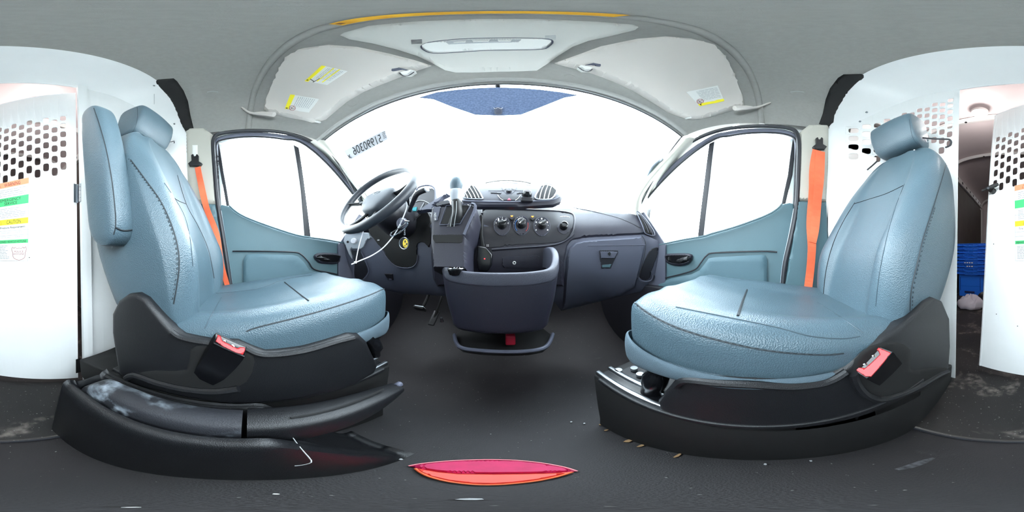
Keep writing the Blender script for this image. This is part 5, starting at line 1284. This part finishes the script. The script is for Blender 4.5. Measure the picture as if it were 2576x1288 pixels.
# dark hooks through the perforations, bungee cord behind the passenger headrest
cordm = M_rubber
cb = thing('bungee_cord', P(2330,350,y=-.52), 'black elastic cord hooked behind the passenger headrest', 'cord')
mkobj('cord', *tube([P(2322,347,y=-.50), P(2345,349,y=-.535), P(2372,350,y=-.56), P(2388,351,y=-.575), P(2393,358,y=-.58), P(2388,367,y=-.58), P(2378,371,y=-.575)], .0042, 8, 5), cordm, cb)
mkobj('cord', *tube([P(2206,406,y=-.46), P(2194,417,y=-.47), P(2182,427,y=-.475)], .004, 8, 3), cordm, cb)
mkobj('wire_hook', *tube([P(2328,350,y=-.52), P(2331,358,y=-.52), P(2336,356,y=-.52)], .0018, 6, 3), M_steel, cb)
hk = mkobj('wall_hook', *tube([P(420,358,y=-.33), P(430,357,y=-.34), P(438,355,y=-.345), P(438,360,y=-.345)], .0022, 6, 2), M_rubber); tag(hk, 'thin black hook poking out beside the driver headrest', 'hook')
# ================================================================ BETWEEN THE SEATS
hb = thing('handbrake_console', (-.18, -.05, 0), 'long black handbrake housing on the floor beside the driver seat', 'console')
def prof(y):
    """cross-section from the aisle floor line over the rim, into the tray and out to the seat"""
    t = max(0, min(1, (y+.30)/.34)); f = max(0, min(1, (y-.03)/.13))      # f: nose going down
    h = (.262+.012*t)*(1-f)+.035*f; d = (.150*(1-f)+.03*f) if y < .03 else (h-.012)
    if y < -.285: d = h-.02
    xo = -.118+.0*t-.0*f; xr = -.138+.004*t
    return [Vector((xo,y,0.002)), Vector((xo-.006,y,.10*(1-f)+.012*f)), Vector((xr,y,h-.028*(1-f)-.006*f)), Vector((xr-.008,y,h-.004)), Vector((xr-.018,y,h)), Vector((xr-.028,y,h-.008*(1-f))), Vector((xr-.032,y,(h+d)/2)), Vector((xr-.04,y,d)), Vector((-.225,y,d)), Vector((-.238,y,(h+d)/2-.01)), Vector((-.243,y,h-.012)), Vector((-.255,y,h-.010)), Vector((-.262,y,h-.03)), Vector((-.262,y,.002))]
ys = [-.318,-.312,-.30,-.27,-.22,-.15,-.08,-.02,.02,.05,.08,.11,.14,.17,.19]
rows = []
for y in ys:
    r = prof(y)
    if y == -.318:
        r = [Vector((p.x*.97-.006, y, p.z*.45)) for p in prof(-.312)]
    if y > .16: r = [Vector((p.x, y, p.z*.3+.002)) for p in r]
    rows.append(r)
body = mkobj('housing', *shell(rows, .002, n=(0,0,-.001), sr=3, sc=2), M_blk, hb)
mkobj('nose_lit_line', *tube([P(728,1088,z=.24), P(755,1125,z=.24), P(783,1158,z=.235), P(770,1168,z=.225), P(742,1172,z=.22)], .0007, 5, 3), M_greyprint, hb)  # pale line painted where light catches the nose edge
# lever cover and lever
def bar(y0, y1, n, prof_):
    rings = []
    for k in range(n+1):
        t = k/n; y = y0+(y1-y0)*t; xa, xb, zt, zb_ = prof_(t); r = []
        for i in range(16):
            a = 2*pi*i/16; ca, sa = cos(a), sin(a); e = .5
            r.append(Vector(((xa+xb)/2+(xb-xa)/2*math.copysign(abs(ca)**e, ca), y, (zt+zb_)/2+(zt-zb_)/2*math.copysign(abs(sa)**e, sa))))
        rings.append(r)
    return loft(rings, 2, 1)
M_scuff = floormat('scuffed_black_plastic', rgb(40,42,48), rgb(30,31,36), rgb(150,160,170), .50, .80)
cov = mkobj('lever_cover', *bar(-.285,-.008,8, lambda t: (-.232, -.168, .285+.012*min(1,t*3)-.03*max(0,1-t*8), .16)), M_scuff, hb)
lev = mkobj('brake_lever', *bar(-.002,.262,12, lambda t: (-.234+.012*t*t, -.168-.018*t*t, .298-.004*t-.03*t**3, .20+.045*t)), M_blk, hb)
mkobj('lever_groove', *tube([(-.190,.05,.2985),(-.194,.14,.296),(-.200,.215,.287)], .0022, 6, 4), M_blk_matte, lev)
mkobj('release_button', *cyl((-.2035,.258,.262), (-.02,1,-.05), .008, .016, 12, bev=.002), M_dash_grey, lev)
mkobj('white_clip', *box(P(208,986,x=-.17), (.018,.010,.006), Matrix.Rotation(radians(-20),3,'Z')), M_zip, hb)
# pink and orange lens-shaped object on the floor
rp = thing('lens_shaped_pad', (0,.15,0), 'lens-shaped magenta and coral pad lying on the black floor between the seats', 'pad')
F0 = PZ(0.004)
mkobj('magenta_half', *patch(F0, [(1028,1173),(1060,1167),(1120,1161),(1180,1158),(1240,1157),(1300,1159),(1360,1165),(1420,1176),(1452,1186),(1400,1189),(1330,1191),(1240,1192),(1150,1191),(1100,1186),(1060,1180)], off=.008, base=0, edge=3, g=11), M_magenta, rp)
mkobj('coral_half', *patch(F0, [(1045,1178),(1100,1187),(1150,1192),(1240,1193),(1330,1192),(1400,1190),(1435,1187),(1400,1199),(1350,1209),(1290,1216),(1240,1219),(1190,1218),(1130,1211),(1085,1201),(1060,1190)], off=.010, base=0, edge=3, g=10), M_coral, rp)
mkobj('pale_rim', *line_on(F0, [(1028,1173),(1060,1167),(1120,1161),(1180,1158),(1240,1157),(1300,1159),(1360,1165),(1420,1176),(1452,1186)], .0016, .005, 3), M_coralrim, rp)
mkobj('orange_rim', *line_on(F0, [(1045,1179),(1060,1190),(1085,1201),(1130,1212),(1190,1219),(1240,1220),(1290,1217),(1350,1210),(1400,1200),(1440,1188)], .0020, .005, 3), mat('orange_rim_plastic', rgb(255,110,60), .5), rp)
# litter on the floor
def scrap(px, py, sx, sy, m, lab, nm='paper_scrap', cat='litter', group='litter on the cab floor', rz=0, dz=.003):
    c = P(px, py, z=.003); pts = []
    for k in range(7):
        a = 2*pi*k/7; r = random.uniform(.75,1.1); pts.append(c+Matrix.Rotation(rz,3,'Z') @ Vector((cos(a)*sx*r, sin(a)*sy*r, random.uniform(0,.0012))))
    o = mkobj(nm, *prism(pts, (0,0,dz)), m, smooth=False); tag(o, lab, cat, group); return o
random.seed(11)
ps = scrap(1182,1256,.0045,.004,M_greyprint,'grey-white square paper scrap on the floor straight below the camera')
scrap(330,1276,.0016,.0012,M_paper,'white fleck on the floor below the camera toward the driver seat')
scrap(695,1243,.002,.0016,M_paper,'small white fleck between the handbrake housing and the camera foot')
M_leaf = mat('dry_leaf', rgb(150,120,84), .8)
LF = [(1580,1110,.009,.005),(1612,1122,.008,.004),(1437,1062,.003,.003),(1470,1066,.003,.003),(1510,1069,.003,.003),(1525,1083,.006,.003),(1705,1146,.012,.003),(1925,1168,.004,.002),(2040,1160,.003,.002),(600,1170,.003,.002),(992,1154,.007,.004),(1008,1156,.004,.003)]
for a, b, sx, sy in LF: scrap(a, b, sx, sy, M_leaf if a > 1500 and a < 1800 else M_greyprint, 'tan dry leaf crumb along the passenger seat base' if 1500 < a < 1800 else ('pale crumb on the floor by the passenger seat base' if a > 1300 else 'pale crumb on the floor by the handbrake housing'), 'dry_crumb', 'litter', 'tan crumbs along the passenger seat base' if 1500 < a < 1800 else ('pale crumbs by the passenger seat' if a > 1300 else 'pale crumbs by the handbrake housing'))
mkobj('chalky_smear', *patch(PZ(.0005), [(2250,1180),(2275,1172),(2310,1160),(2345,1151),(2353,1153),(2330,1166),(2295,1178),(2262,1183)], off=.001, edge=0, g=9), mat('chalky_smear', rgb(84,84,88), .8, col2=rgb(30,28,30), vscale=90), floor)
hook = mkobj('floor_clip', *cyl(P(1112,808,y=.66), (0,-.4,1), .009, .022, 10, r2=.005), M_steel); tag(hook, 'small silver cone-shaped clip at the left foot of the storage bin', 'clip')
slab('ground', -20, 20, -20, 20, -0.62, -0.6, M_ground, kind='structure')
